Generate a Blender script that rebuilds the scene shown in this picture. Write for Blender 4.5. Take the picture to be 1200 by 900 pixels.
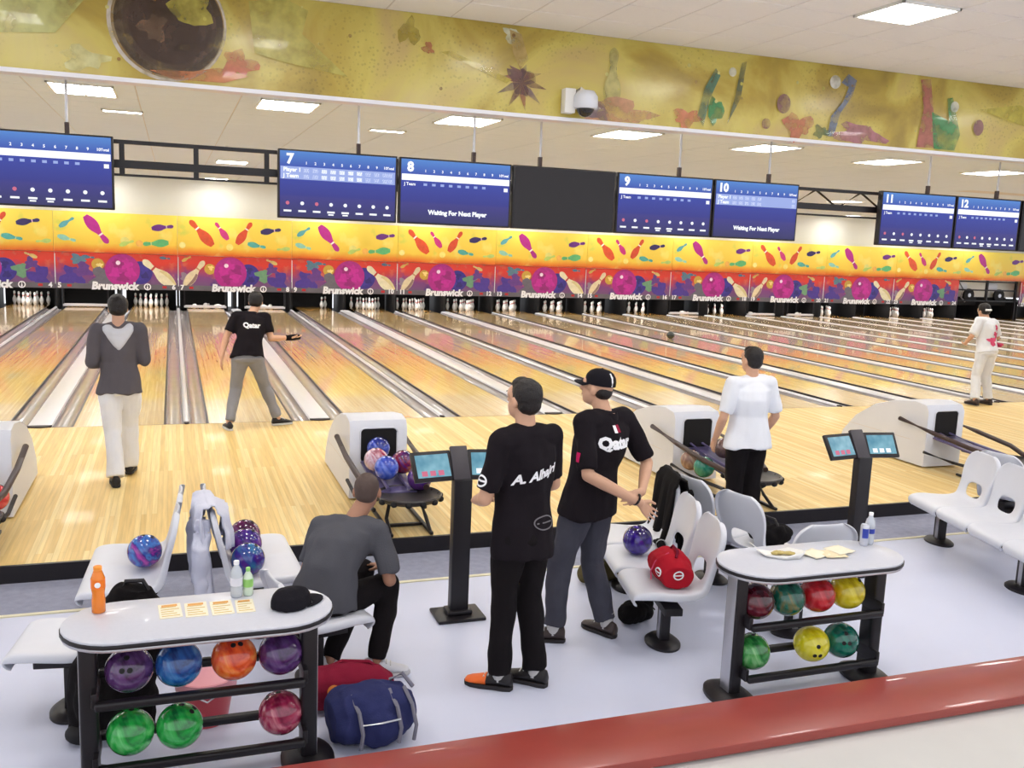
import bpy, bmesh, math, random
from mathutils import Vector, Matrix, Quaternion, noise
from mathutils.bvhtree import BVHTree

for _o in list(bpy.data.objects):
    bpy.data.objects.remove(_o, do_unlink=True)
SC = bpy.context.scene
COL = SC.collection
PI = math.pi
R = math.radians

# ------------------------------------------------------------------ camera
def set_camera():
    yaw, pitch, roll = 0.350529, -0.152282, 0.041046
    cy, sy, cp, sp = math.cos(yaw), math.sin(yaw), math.cos(pitch), math.sin(pitch)
    F = Vector((sy * cp, cy * cp, sp)); Rt = Vector((cy, -sy, 0)); U = Rt.cross(F)
    c, s = math.cos(roll), math.sin(roll)
    R2 = Rt * c + U * s; U2 = Rt * -s + U * c
    cam = bpy.data.objects.new('camera', bpy.data.cameras.new('camera'))
    COL.objects.link(cam)
    m = Matrix((R2, U2, -F)).transposed().to_4x4()
    m.translation = Vector((-0.136, -12.282, 2.459))
    cam.matrix_world = m
    cam.data.sensor_width = 36.0
    cam.data.lens = 1095.5 / 1200 * 36.0
    cam.data.clip_end = 200
    SC.camera = cam
set_camera()

# ------------------------------------------------------------------ light
LAMP_W = 24.0          # emission strength of the ceiling lamp diffusers
WORLD = 1.3
w = bpy.data.worlds.new('hall_ambient'); SC.world = w; w.use_nodes = True
w.node_tree.nodes['Background'].inputs[0].default_value = (0.93, 0.95, 1.0, 1)
w.node_tree.nodes['Background'].inputs[1].default_value = WORLD
SC.view_settings.view_transform = 'Standard'
SC.view_settings.look = 'None'
SC.view_settings.gamma = 1.0
SC.view_settings.use_curve_mapping = False
SC.view_settings.exposure = 0.05

# ------------------------------------------------------------------ layout constants (metres; y runs down the lanes, foul line at y=0)
PAIR = 3.358           # width of a pair of lanes
LANE = 1.054; GUT = 0.225; CAPW = 0.28; CAPN = 0.07
ZS = -0.13             # seating floor level
Y_APP = -5.05          # near edge of the approach
Y_MASK = 17.8
Z_CEIL = 3.9           # ceiling above the lanes
Z_CEIL2 = 4.45         # ceiling above the seating
Y_BAN = -3.6

# ------------------------------------------------------------------ colour and materials
def lin(c):
    return c / 12.92 if c <= 0.04045 else ((c + 0.055) / 1.055) ** 2.4
def rgb(r, g, b):
    return (lin(r / 255), lin(g / 255), lin(b / 255), 1)
_M = {}
def mat(name, col, rough=0.5, metal=0.0, var=0.06, vscale=6.0, bump=0.0, bscale=40.0, coat=0.0, emit=None, estr=0.0, stretch=None, spec=0.5, alpha=None, trans=0.0, ior=1.45, sheen=0.0):
    if name in _M: return _M[name]
    m = bpy.data.materials.new(name); m.use_nodes = True; _M[name] = m
    nt = m.node_tree; N = nt.nodes; L = nt.links; b = N['Principled BSDF']
    b.inputs['Roughness'].default_value = rough; b.inputs['Metallic'].default_value = metal
    b.inputs['Coat Weight'].default_value = coat; b.inputs['Specular IOR Level'].default_value = spec
    b.inputs['Transmission Weight'].default_value = trans; b.inputs['IOR'].default_value = ior
    b.inputs['Sheen Weight'].default_value = sheen
    tc = N.new('ShaderNodeTexCoord'); src = tc.outputs['Object']
    if stretch:
        mp = N.new('ShaderNodeMapping'); mp.inputs['Scale'].default_value = stretch
        L.new(src, mp.inputs['Vector']); src = mp.outputs['Vector']
    nz = N.new('ShaderNodeTexNoise'); nz.inputs['Scale'].default_value = vscale; nz.inputs['Detail'].default_value = 4
    L.new(src, nz.inputs['Vector'])
    mx = N.new('ShaderNodeMix'); mx.data_type = 'RGBA'
    mx.inputs[6].default_value = tuple(max(0, c * (1 - var)) for c in col[:3]) + (1,)
    mx.inputs[7].default_value = tuple(min(1, c * (1 + var)) for c in col[:3]) + (1,)
    L.new(nz.outputs['Fac'], mx.inputs[0]); L.new(mx.outputs[2], b.inputs['Base Color'])
    if bump:
        n2 = N.new('ShaderNodeTexNoise'); n2.inputs['Scale'].default_value = bscale; n2.inputs['Detail'].default_value = 3
        L.new(src, n2.inputs['Vector'])
        bp = N.new('ShaderNodeBump'); bp.inputs['Strength'].default_value = bump; bp.inputs['Distance'].default_value = 0.01
        L.new(n2.outputs['Fac'], bp.inputs['Height']); L.new(bp.outputs['Normal'], b.inputs['Normal'])
    if emit is not None:
        b.inputs['Emission Color'].default_value = emit; b.inputs['Emission Strength'].default_value = estr
    return m

def ramp_mat(name, stops, scale=4.0, distortion=2.0, rough=0.1, coat=0.3, detail=4.0, stretch=None, bump=0.0):
    """marbled colour from distorted noise through a colour ramp"""
    if name in _M: return _M[name]
    m = bpy.data.materials.new(name); m.use_nodes = True; _M[name] = m
    nt = m.node_tree; N = nt.nodes; L = nt.links; b = N['Principled BSDF']
    b.inputs['Roughness'].default_value = rough; b.inputs['Coat Weight'].default_value = coat
    tc = N.new('ShaderNodeTexCoord'); src = tc.outputs['Object']
    if stretch:
        mp = N.new('ShaderNodeMapping'); mp.inputs['Scale'].default_value = stretch
        L.new(src, mp.inputs['Vector']); src = mp.outputs['Vector']
    nz = N.new('ShaderNodeTexNoise'); nz.inputs['Scale'].default_value = scale; nz.inputs['Distortion'].default_value = distortion
    nz.inputs['Detail'].default_value = detail
    L.new(src, nz.inputs['Vector'])
    cr = N.new('ShaderNodeValToRGB'); e = cr.color_ramp.elements
    while len(e) < len(stops): e.new(0.5)
    for el, (p, c) in zip(e, stops): el.position = p; el.color = c
    L.new(nz.outputs['Fac'], cr.inputs['Fac']); L.new(cr.outputs['Color'], b.inputs['Base Color'])
    if bump:
        bp = N.new('ShaderNodeBump'); bp.inputs['Strength'].default_value = bump; bp.inputs['Distance'].default_value = 0.01
        L.new(nz.outputs['Fac'], bp.inputs['Height']); L.new(bp.outputs['Normal'], b.inputs['Normal'])
    return m

def wood_mat(name, c1, c2, c3, board, row_len, rough, coat, line=0.35):
    """narrow boards running along y, in world metres"""
    m = bpy.data.materials.new(name); m.use_nodes = True; _M[name] = m
    nt = m.node_tree; N = nt.nodes; L = nt.links; b = N['Principled BSDF']
    b.inputs['Roughness'].default_value = rough; b.inputs['Coat Weight'].default_value = coat; b.inputs['Coat Roughness'].default_value = 0.04
    tc = N.new('ShaderNodeTexCoord')
    mp = N.new('ShaderNodeMapping'); mp.inputs['Rotation'].default_value = (0, 0, PI / 2)
    L.new(tc.outputs['Object'], mp.inputs['Vector'])
    br = N.new('ShaderNodeTexBrick'); br.offset = 0.37; br.inputs['Scale'].default_value = 1.0
    br.inputs['Brick Width'].default_value = row_len; br.inputs['Row Height'].default_value = board
    br.inputs['Mortar Size'].default_value = 0.0012; br.inputs['Mortar Smooth'].default_value = 0.2; br.inputs['Bias'].default_value = 0.0
    br.inputs['Color1'].default_value = (0, 0, 0, 1); br.inputs['Color2'].default_value = (1, 1, 1, 1); br.inputs['Mortar'].default_value = (0.5, 0.5, 0.5, 1)
    L.new(mp.outputs['Vector'], br.inputs['Vector'])
    cr = N.new('ShaderNodeValToRGB'); e = cr.color_ramp.elements; e.new(0.5)
    e[0].position = 0; e[0].color = c1; e[1].position = 0.55; e[1].color = c2; e[2].position = 1; e[2].color = c3
    L.new(br.outputs['Color'], cr.inputs['Fac'])
    mp2 = N.new('ShaderNodeMapping'); mp2.inputs['Scale'].default_value = (22, 0.8, 1)
    L.new(tc.outputs['Object'], mp2.inputs['Vector'])
    nz = N.new('ShaderNodeTexNoise'); nz.inputs['Scale'].default_value = 2.0; nz.inputs['Detail'].default_value = 5
    L.new(mp2.outputs['Vector'], nz.inputs['Vector'])
    hs = N.new('ShaderNodeMix'); hs.data_type = 'RGBA'; hs.blend_type = 'MULTIPLY'; hs.inputs[0].default_value = 1.0
    gr = N.new('ShaderNodeMapRange'); gr.inputs[1].default_value = 0.3; gr.inputs[2].default_value = 0.7; gr.inputs[3].default_value = 0.86; gr.inputs[4].default_value = 1.08
    L.new(nz.outputs['Fac'], gr.inputs[0]); L.new(cr.outputs['Color'], hs.inputs[6]); L.new(gr.outputs[0], hs.inputs[7])
    dk = N.new('ShaderNodeMix'); dk.data_type = 'RGBA'; dk.blend_type = 'MULTIPLY'
    dk.inputs[7].default_value = (1 - line, 1 - line * 1.1, 1 - line * 1.3, 1)
    L.new(br.outputs['Fac'], dk.inputs[0]); L.new(hs.outputs[2], dk.inputs[6]); L.new(dk.outputs[2], b.inputs['Base Color'])
    return m

def attr_mat(name, rough=0.4, emit=0.0, coat=0.0, spec=0.5, ink=None):
    """flat print: the colour of each printed shape is stored on the mesh"""
    m = bpy.data.materials.new(name); m.use_nodes = True; _M[name] = m
    nt = m.node_tree; N = nt.nodes; L = nt.links; b = N['Principled BSDF']
    b.inputs['Roughness'].default_value = rough; b.inputs['Coat Weight'].default_value = coat; b.inputs['Specular IOR Level'].default_value = spec
    a = N.new('ShaderNodeAttribute'); a.attribute_name = 'print'
    tc = N.new('ShaderNodeTexCoord'); nz = N.new('ShaderNodeTexNoise'); nz.inputs['Scale'].default_value = 9; L.new(tc.outputs['Object'], nz.inputs['Vector'])
    mr = N.new('ShaderNodeMapRange'); mr.inputs[3].default_value = 0.75; mr.inputs[4].default_value = 1.2; L.new(nz.outputs['Fac'], mr.inputs[0])
    mx = N.new('ShaderNodeMix'); mx.data_type = 'RGBA'; mx.blend_type = 'MULTIPLY'; mx.inputs[0].default_value = 1
    L.new(a.outputs['Color'], mx.inputs[6]); L.new(mr.outputs[0], mx.inputs[7]); L.new(mx.outputs[2], b.inputs['Base Color'])
    if ink:          # uneven ink: the ground shows through
        n3 = N.new('ShaderNodeTexNoise'); n3.inputs['Scale'].default_value = ink[0]; n3.inputs['Detail'].default_value = 5; L.new(tc.outputs['Object'], n3.inputs['Vector'])
        m3 = N.new('ShaderNodeMapRange'); m3.inputs[1].default_value = 0.35; m3.inputs[2].default_value = 0.6; m3.inputs[3].default_value = ink[1]; m3.inputs[4].default_value = ink[2]
        L.new(n3.outputs['Fac'], m3.inputs[0]); L.new(m3.outputs[0], b.inputs['Alpha'])
    if emit:
        L.new(a.outputs['Color'], b.inputs['Emission Color']); b.inputs['Emission Strength'].default_value = emit
    return m

# ------------------------------------------------------------------ mesh building
class MB:
    def __init__(s): s.v = []; s.f = []; s.c = []
    def add(s, vs, fs):
        k = len(s.v); s.v += [tuple(v) for v in vs]; s.f += [[i + k for i in f] for f in fs]
    def box(s, c, d, rot=None):
        x, y, z = d[0] / 2, d[1] / 2, d[2] / 2; c = Vector(c)
        vs = [Vector(p) for p in ((-x, -y, -z), (x, -y, -z), (x, y, -z), (-x, y, -z), (-x, -y, z), (x, -y, z), (x, y, z), (-x, y, z))]
        if rot is not None: vs = [rot @ p for p in vs]
        s.add([c + p for p in vs], [(3, 2, 1, 0), (4, 5, 6, 7), (0, 1, 5, 4), (1, 2, 6, 5), (2, 3, 7, 6), (3, 0, 4, 7)]); return s
    def bb(s, x0, x1, y0, y1, z0, z1): return s.box(((x0 + x1) / 2, (y0 + y1) / 2, (z0 + z1) / 2), (x1 - x0, y1 - y0, z1 - z0))
    def rings(s, rings, cap=True, closed=True):
        n = len(rings[0]); k = len(s.v); s.v += [tuple(p) for r in rings for p in r]
        for i in range(len(rings) - 1):
            for j in range(n if closed else n - 1):
                a, b2 = k + i * n + j, k + i * n + (j + 1) % n
                s.f.append([a, b2, b2 + n, a + n])
        if cap:
            s.f.append([k + j for j in range(n)][::-1]); e = k + (len(rings) - 1) * n; s.f.append([e + j for j in range(n)])
        return s
    def cyl(s, p0, p1, r0, r1=None, n=16):
        r1 = r0 if r1 is None else r1
        p0, p1 = Vector(p0), Vector(p1); a, b2 = frame((p1 - p0).normalized())
        s.rings([[p + a * (r * math.cos(t)) + b2 * (r * math.sin(t)) for t in (2 * PI * j / n for j in range(n))] for p, r in ((p0, r0), (p1, r1))]); return s
    def capsule(s, p0, r0, p1, r1, n=14, flat0=False, flat1=False, k=4):
        p0, p1 = Vector(p0), Vector(p1); d = (p1 - p0).normalized(); a, b2 = frame(d); rs = []
        def ring(c, r): rs.append([c + a * (r * math.cos(2 * PI * j / n)) + b2 * (r * math.sin(2 * PI * j / n)) for j in range(n)])
        if not flat0:
            for i in range(k): t = PI / 2 * (1 - (i + 0.25) / k); ring(p0 - d * (r0 * math.sin(t)), r0 * math.cos(t))
        ring(p0, r0); ring(p1, r1)
        if not flat1:
            for i in range(k): t = PI / 2 * ((i + 0.75) / k); ring(p1 + d * (r1 * math.sin(t)), r1 * math.cos(t))
        s.rings(rs); return s
    def tube(s, pts, r, n=10, cap=True):
        pts = [Vector(p) for p in pts]; rs = []; pa = None
        for i, p in enumerate(pts):
            t = (pts[min(i + 1, len(pts) - 1)] - pts[max(i - 1, 0)]).normalized()
            if pa is None: a, b2 = frame(t)
            else: a = (pa - t * pa.dot(t)).normalized(); b2 = t.cross(a)
            pa = a; rr = r[i] if isinstance(r, (list, tuple)) else r
            rs.append([p + a * (rr * math.cos(2 * PI * j / n)) + b2 * (rr * math.sin(2 * PI * j / n)) for j in range(n)])
        s.rings(rs, cap); return s
    def lathe(s, prof, n=24, o=(0, 0, 0)):
        o = Vector(o); s.rings([[o + Vector((max(r, 1e-4) * math.cos(2 * PI * j / n), max(r, 1e-4) * math.sin(2 * PI * j / n), z)) for j in range(n)] for r, z in prof]); return s
    def ell(s, c, r, rot=None, n=18, m=11):
        c = Vector(c); rs = []
        for i in range(m):
            t = PI * (i + 0.35) / (m - 0.3) ; row = []
            for j in range(n):
                p = Vector((r[0] * math.sin(t) * math.cos(2 * PI * j / n), r[1] * math.sin(t) * math.sin(2 * PI * j / n), -r[2] * math.cos(t)))
                row.append(c + (rot @ p if rot is not None else p))
            rs.append(row)
        s.rings(rs); return s
    def prism(s, outline, z0, z1, axis='z'):
        n = len(outline)
        def P(p, h): return {'z': (p[0], p[1], h), 'y': (p[0], h, p[1]), 'x': (h, p[0], p[1])}[axis]
        s.rings([[P(p, z0) for p in outline], [P(p, z1) for p in outline]]); return s
    def loft(s, rs, n=24, flatten=None):
        """rs: (centre, half axis a, half axis b)"""
        out = []
        for c, a, b2 in rs:
            c, a, b2 = Vector(c), Vector(a), Vector(b2)
            out.append([c + a * math.cos(2 * PI * j / n) + b2 * math.sin(2 * PI * j / n) for j in range(n)])
        s.rings(out); return s
    def mesh(s, name, bevel=0.0, seg=2, sharp=40.0, flat=False, recalc=True):
        me = bpy.data.meshes.new(name); bm = bmesh.new()
        vs = [bm.verts.new(p) for p in s.v]
        for f in s.f:
            try: bm.faces.new([vs[i] for i in f])
            except ValueError: pass
        if recalc: bmesh.ops.recalc_face_normals(bm, faces=bm.faces)
        if bevel:
            ed = [e for e in bm.edges if len(e.link_faces) == 2 and e.calc_face_angle(0) > R(35)]
            bmesh.ops.bevel(bm, geom=ed, offset=bevel, segments=seg, profile=0.6, affect='EDGES', clamp_overlap=True)
        bm.to_mesh(me); bm.free()
        if not flat:
            me.polygons.foreach_set('use_smooth', [True] * len(me.polygons))
            me.set_sharp_from_angle(angle=R(sharp))
        return me

def frame(d):
    h = Vector((0, 0, 1)) if abs(d.z) < 0.95 else Vector((1, 0, 0))
    a = d.cross(h).normalized(); return a, d.cross(a).normalized() * -1
def obj(name, me, m, parent=None, loc=None, rot=None):
    if isinstance(me, MB): me = me.mesh(name)
    o = bpy.data.objects.new(name, me); COL.objects.link(o)
    if m is not None and not me.materials: me.materials.append(m)
    if parent is not None: o.parent = parent
    if loc is not None: o.location = loc
    if rot is not None: o.rotation_euler = rot
    return o
def tag(o, label=None, cat=None, group=None, kind=None):
    if label: o['label'] = label
    if cat: o['category'] = cat
    if group: o['group'] = group
    if kind: o['kind'] = kind
    return o
def thing(name, label, cat, loc=(0, 0, 0), rotz=0.0, group=None):
    o = bpy.data.objects.new(name, None); COL.objects.link(o); o.empty_display_size = 0.1
    o.location = loc; o.rotation_euler = (0, 0, rotz); return tag(o, label, cat, group)
def struct(name, me, m, parent=None, label=None, loc=None):
    o = obj(name, me, m, parent, loc)
    if parent is None: o['kind'] = 'structure'
    if label: o['label'] = label
    return o
def dup(o, parent=None, loc=None, rot=None):
    c = o.copy(); COL.objects.link(c); c.parent = parent
    if loc is not None: c.location = loc
    if rot is not None: c.rotation_euler = rot
    for ch in list(o.children): dup(ch, c)
    return c
ORD = ['first', 'second', 'third', 'fourth', 'fifth', 'sixth', 'seventh', 'eighth', 'ninth', 'tenth', 'eleventh', 'twelfth', 'thirteenth', 'fourteenth',
       'fifteenth', 'sixteenth', 'seventeenth', 'eighteenth', 'nineteenth', 'twentieth', 'twenty-first', 'twenty-second', 'twenty-third', 'twenty-fourth', 'twenty-fifth', 'twenty-sixth', 'twenty-seventh', 'twenty-eighth', 'twenty-ninth', 'thirtieth']

_T = {}
def text_mesh(txt, size=1.0, bold=0.0, shear=0.0, align='CENTER', stand=True, depth=0.0, width=1.0):
    """lettering as a mesh in the x-z plane, reading towards -y"""
    key = (txt, size, bold, shear, align, stand, depth, width)
    if key in _T: return _T[key].copy()
    cu = bpy.data.curves.new('lettering', 'FONT'); cu.body = txt; cu.size = size; cu.offset = bold; cu.shear = shear
    cu.align_x = align; cu.align_y = 'CENTER'; cu.extrude = depth; cu.resolution_u = 2
    o = bpy.data.objects.new('lettering', cu)
    me = bpy.data.meshes.new_from_object(o)
    bpy.data.objects.remove(o); bpy.data.curves.remove(cu)
    me.materials.clear()
    if stand: me.transform(Matrix.Diagonal((width, 1, 1, 1))); me.transform(Matrix.Rotation(PI / 2, 4, 'X'))
    _T[key] = me
    return me.copy()

class Print:
    """flat coloured shapes in the x-z plane, each layer a hair in front (-y) of the last; shapes drawn together form one printed piece"""
    def __init__(s, step=0.0002): s.g = []; s.k = 0; s.step = step; s.cur = None
    def begin(s, name): s.cur = [name, [], [], []]; s.g.append(s.cur)
    def end(s): s.cur = None
    def poly(s, pts, col, name='printed_shape'):
        own = s.cur is None
        if own: s.begin(name)
        _, v, f, c = s.cur
        s.k += 1; n = len(v); v += [(p[0], -s.k * s.step, p[1]) for p in pts]; f.append(list(range(n, n + len(pts)))); c.append(col)
        if own: s.end()
    def disc(s, x, z, r, col, n=28, rz=None): s.poly([(x + r * math.cos(2 * PI * i / n), z + (rz or r) * math.sin(2 * PI * i / n)) for i in range(n)], col, 'printed_dot')
    def rect(s, x0, x1, z0, z1, col): s.poly([(x0, z0), (x1, z0), (x1, z1), (x0, z1)], col)
    def blob(s, x, z, r, col, seed, n=22, sx=1.0, rough=0.5):
        rnd = random.Random(seed); ph = [rnd.uniform(0, 6.28) for _ in range(4)]
        pts = []
        for i in range(n):
            t = 2 * PI * i / n; q = r * (1 + rough * 0.5 * math.sin(3 * t + ph[0]) + rough * 0.35 * math.sin(5 * t + ph[1]) + rough * 0.25 * math.sin(7 * t + ph[2]))
            pts.append((x + sx * q * math.cos(t), z + q * math.sin(t)))
        s.poly(pts, col, 'printed_splash')
    def pin(s, x, z, h, ang, col, band=None, shade=None, fat=1.0):
        ca, sa = math.cos(ang), math.sin(ang); own = s.cur is None
        if own: s.begin('printed_pin')
        def T(a, b): return (x + a * ca - b * sa, z + a * sa + b * ca)
        def outline(lo, hi, k=1.0):
            pr = [(t, r) for t, r in PIN2 if lo <= t <= hi]
            return [T(-r * h * k * fat, (t - 0.5) * h) for t, r in pr] + [T(r * h * k * fat, (t - 0.5) * h) for t, r in reversed(pr)]
        s.poly(outline(0, 1), col)
        if shade: s.poly([T(a, b) for a, b in [(r * h * 0.95 * fat, (t - 0.5) * h) for t, r in PIN2 if t < 0.6] + [(r * h * 0.35 * fat, (t - 0.5) * h) for t, r in reversed(PIN2) if t < 0.6]], shade)
        if band: s.poly(outline(0.62, 0.735, 1.02), band)
        if own: s.end()
    def meshes(s):
        out = []
        for name, v, f, c in s.g:
            me = bpy.data.meshes.new(name); me.from_pydata(v, [], f); at = me.color_attributes.new('print', 'FLOAT_COLOR', 'CORNER'); vals = []
            for p, q in zip(me.polygons, c): vals += list(q) * p.loop_total
            at.data.foreach_set('color', vals); out.append((name, me))
        return out
    def build(s, m, parent, loc=(0, 0, 0)):
        return [obj(n, me, m, parent, loc) for n, me in s.meshes()]
PIN2 = [(0, .07), (.03, .085), (.12, .125), (.2, .147), (.28, .158), (.36, .155), (.44, .137), (.52, .105), (.6, .073), (.65, .063), (.7, .061), (.75, .066), (.81, .078), (.87, .085), (.92, .08), (.96, .06), (.985, .035), (1, .004)]
# ------------------------------------------------------------------ shared materials
M_APP = wood_mat('approach_maple', rgb(230, 194, 120), rgb(240, 207, 136), rgb(246, 222, 160), 0.042, 2.4, 0.48, 0.04, 0.22)
M_LANE = wood_mat('lane_maple', rgb(222, 186, 126), rgb(234, 202, 144), rgb(242, 214, 162), 0.027, 2.6, 0.14, 0.5, 0.2)
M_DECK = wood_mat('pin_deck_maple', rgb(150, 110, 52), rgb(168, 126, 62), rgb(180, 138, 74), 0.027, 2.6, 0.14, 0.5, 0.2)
M_FLOOR = mat('pale_vinyl_floor', rgb(208, 212, 232), 0.42, var=0.05, vscale=1.6, bump=0.03, bscale=7)
M_CARPET = mat('blue_grey_carpet', rgb(150, 153, 172), 0.95, var=0.22, vscale=16, bump=0.5, bscale=160)
M_BLACK = mat('satin_black', rgb(26, 22, 26), 0.4, var=0.15)
M_BLACKM = mat('matte_black', rgb(20, 18, 20), 0.7, var=0.2)
M_DARKBR = mat('dark_brown_tube', rgb(62, 44, 42), 0.4, var=0.15)
M_SILVER = mat('brushed_silver', rgb(190, 190, 196), 0.3, metal=0.8, var=0.06)
M_GUTTER = mat('grey_gutter', rgb(164, 158, 160), 0.24, var=0.12, vscale=3, coat=0.4)
M_GEDGE = mat('gutter_edge', rgb(44, 38, 44), 0.4)
M_CAP = mat('white_division_cap', rgb(236, 236, 242), 0.3, var=0.03, coat=0.3)
M_WHITE = mat('white_paint', rgb(232, 231, 226), 0.6, var=0.02)
M_TILE = mat('ceiling_tile_white', rgb(240, 238, 238), 0.85, var=0.03, vscale=30, bump=0.1, bscale=120)
M_PANEL = mat('ceiling_panel_cream', rgb(218, 228, 244), 0.6, var=0.06, vscale=2.0, stretch=(0.3, 9, 1))
M_GRID = mat('ceiling_grid', rgb(214, 208, 206), 0.7)
M_RED = mat('red_ledge_paint', rgb(150, 62, 54), 0.3, var=0.12, vscale=4, coat=0.3, bump=0.03, bscale=20)
M_CREAM = mat('cream_edge_strip', rgb(226, 220, 190), 0.5)
M_SEAT = mat('light_grey_plastic', rgb(214, 216, 224), 0.33, var=0.03, vscale=10)
M_HOOD = mat('off_white_plastic', rgb(220, 223, 232), 0.4, var=0.03)
M_LAMP = mat('lamp_diffuser', (1, 1, 1, 1), 0.5, var=0, emit=(1.0, 0.98, 0.95, 1), estr=LAMP_W)
M_PRINT = attr_mat('printed_colour', 0.42, coat=0.1)
M_BANPRINT = attr_mat('banner_print', 0.3, coat=0.3, ink=(5.0, 0.25, 0.85))
M_WHITETXT = mat('white_lettering', rgb(245, 245, 248), 0.5, var=0.0)
M_REDTXT = mat('red_lettering', rgb(196, 40, 44), 0.5, var=0.0)

# ------------------------------------------------------------------ floors
X0, X1 = -10.2, 37.2
struct('approach_floor', MB().bb(X0, X1, Y_APP + 0.03, 0, -0.16, 0), M_APP, label='pale maple approach in front of the lanes')
struct('trim_1', MB().bb(X0, X1, Y_APP, Y_APP + 0.03, ZS - 0.02, 0.004), M_BLACK, label='black step edge of the raised approach')
struct('floor', MB().bb(X0, X1, -8.6, -5.68, ZS - 0.06, ZS), M_FLOOR, label='pale glossy seating floor')
struct('floor_carpet', MB().bb(X0, X1, -5.66, Y_APP, ZS - 0.06, ZS + 0.004), M_CARPET, label='blue grey carpet strip along the approach')
struct('trim_2', MB().bb(X0, X1, -5.69, -5.655, ZS - 0.05, ZS + 0.008), M_CREAM, label='cream strip edging the carpet')
struct('trim_3', MB().bb(X0, X1, -8.88, -8.49, 0.15, 0.20).mesh('red_ledge', 0.012), M_RED, label='dark red ledge in front of the racks')
struct('wall_low', MB().bb(X0, X1, -8.84, -8.53, ZS - 0.05, 0.15), M_WHITE, label='low white wall under the red ledge')
struct('floor_concourse', MB().bb(X0, X1, -13.5, -8.85, 0.03, 0.14), mat('concourse_floor', rgb(206, 204, 200), 0.35, var=0.04), label='pale upper concourse floor')
struct('foul_line', MB().bb(X0, X1, -0.008, 0.004, -0.05, 0.0015), mat('foul_line_dark', rgb(120, 92, 60), 0.3))
struct('floor_machine', MB().bb(X0, X1, 0.0, 21.0, -0.3, -0.16), M_BLACKM)

# ------------------------------------------------------------------ lanes
def lane_x(n):                       # centre of lane n; the narrow division between lanes 6 and 7 is x=0
    j, k = divmod(n - 7, 2)
    return j * PAIR + (CAPN / 2 + GUT + LANE / 2 if k == 0 else PAIR - CAPN / 2 - GUT - LANE / 2)
Y_END = 19.3
def gutter_mesh():
    mb = MB(); prof = []
    w = GUT / 2
    for i in range(11):
        t = PI * i / 10; prof.append((-w * math.cos(t) * 0.93, -0.012 - 0.055 * math.sin(t)))
    prof = [(-w, 0.0), (-w * 0.95, 0.0)] + prof + [(w * 0.95, 0.0), (w, 0.0), (w, -0.09), (-w, -0.09)]
    mb.rings([[(x, y, z) for x, z in prof] for y in (0.0, 17.84)])
    return mb.mesh('gutter', sharp=35)
GUTTER = gutter_mesh()
LANE_BED = MB().bb(-LANE / 2, LANE / 2, 0.004, 17.4, -0.05, 0).mesh('lane_bed')
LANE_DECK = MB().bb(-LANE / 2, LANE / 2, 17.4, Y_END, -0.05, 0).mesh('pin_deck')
LANE_EDGE = MB().bb(-0.012, 0.012, 0.004, 17.9, -0.05, 0.0012).mesh('edge_strip')
for n in range(2, 29):
    wh = ORD[n - 4] if n >= 4 else None
    lab = ('glossy maple bowling lane, %s lane counted from the left edge of the photo' % wh) if wh else 'glossy maple bowling lane beyond the left edge, number %d' % n
    t = thing('bowling_lane', lab, 'lane', (lane_x(n), 0, 0), 0, 'bowling lanes')
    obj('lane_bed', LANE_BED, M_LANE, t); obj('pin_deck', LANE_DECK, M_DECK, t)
    for s in (-1, 1):
        obj('gutter', GUTTER, M_GUTTER, t, (s * (LANE / 2 + GUT / 2), 0, -0.004))
        obj('edge_strip', LANE_EDGE, M_GEDGE, t, (s * (LANE / 2), 0, 0))
def cap_mesh(w):
    h = 0.022; pr = [(-w / 2, -0.06), (-w / 2, 0.0), (-w / 2 + 0.012, h * 0.7), (-w / 4, h), (0, h + 0.003), (w / 4, h), (w / 2 - 0.012, h * 0.7), (w / 2, 0.0), (w / 2, -0.06)]
    mb = MB(); mb.rings([[(x, y, z) for x, z in pr] for y in (0.06, 17.84)]); return mb.mesh('division_cap', sharp=30)
def cap_end(w):
    mb = MB(); n = 14
    ol = [(w / 2 * math.cos(PI + PI * i / n) * 1.03, 0.065 + 0.09 * math.sin(PI + PI * i / n)) for i in range(n + 1)]
    mb.prism(ol, -0.005, 0.021); return mb.mesh('end_cap', 0.006)
CAPM = {0: (cap_mesh(CAPN * 0.98), cap_end(CAPN * 0.95)), 1: (cap_mesh(CAPW * 0.99), cap_end(CAPW * 0.96))}
BOOT = mat('grey_boot', rgb(168, 160, 150), 0.5)
k_i = 0
for k in range(-5, 23):
    wide = k % 2
    nm = 'wide white lane division ending in a dark rounded cap, %s division from the left' if wide else 'narrow white strip dividing two lanes, %s division from the left'
    t = thing('lane_division', nm % ORD[max(0, k + 5)], 'lane divider', (k * PAIR / 2, 0, 0), 0, 'lane divisions')
    obj('division_cap', CAPM[wide][0], M_CAP, t); obj('end_cap', CAPM[wide][1], M_GEDGE, t)
    if not wide:      # flat sides beside the narrow strip
        pass
tag(obj('approach_sticker', MB().bb(-0.19, 0.19, -0.02, 0.02, 0, 0.003), mat('orange_sticker', rgb(232, 150, 74), 0.4), None, (2.72, 0.12, 0.0)),
    'thin orange strip lying on the lane just past the foul line', 'sticker')

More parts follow.
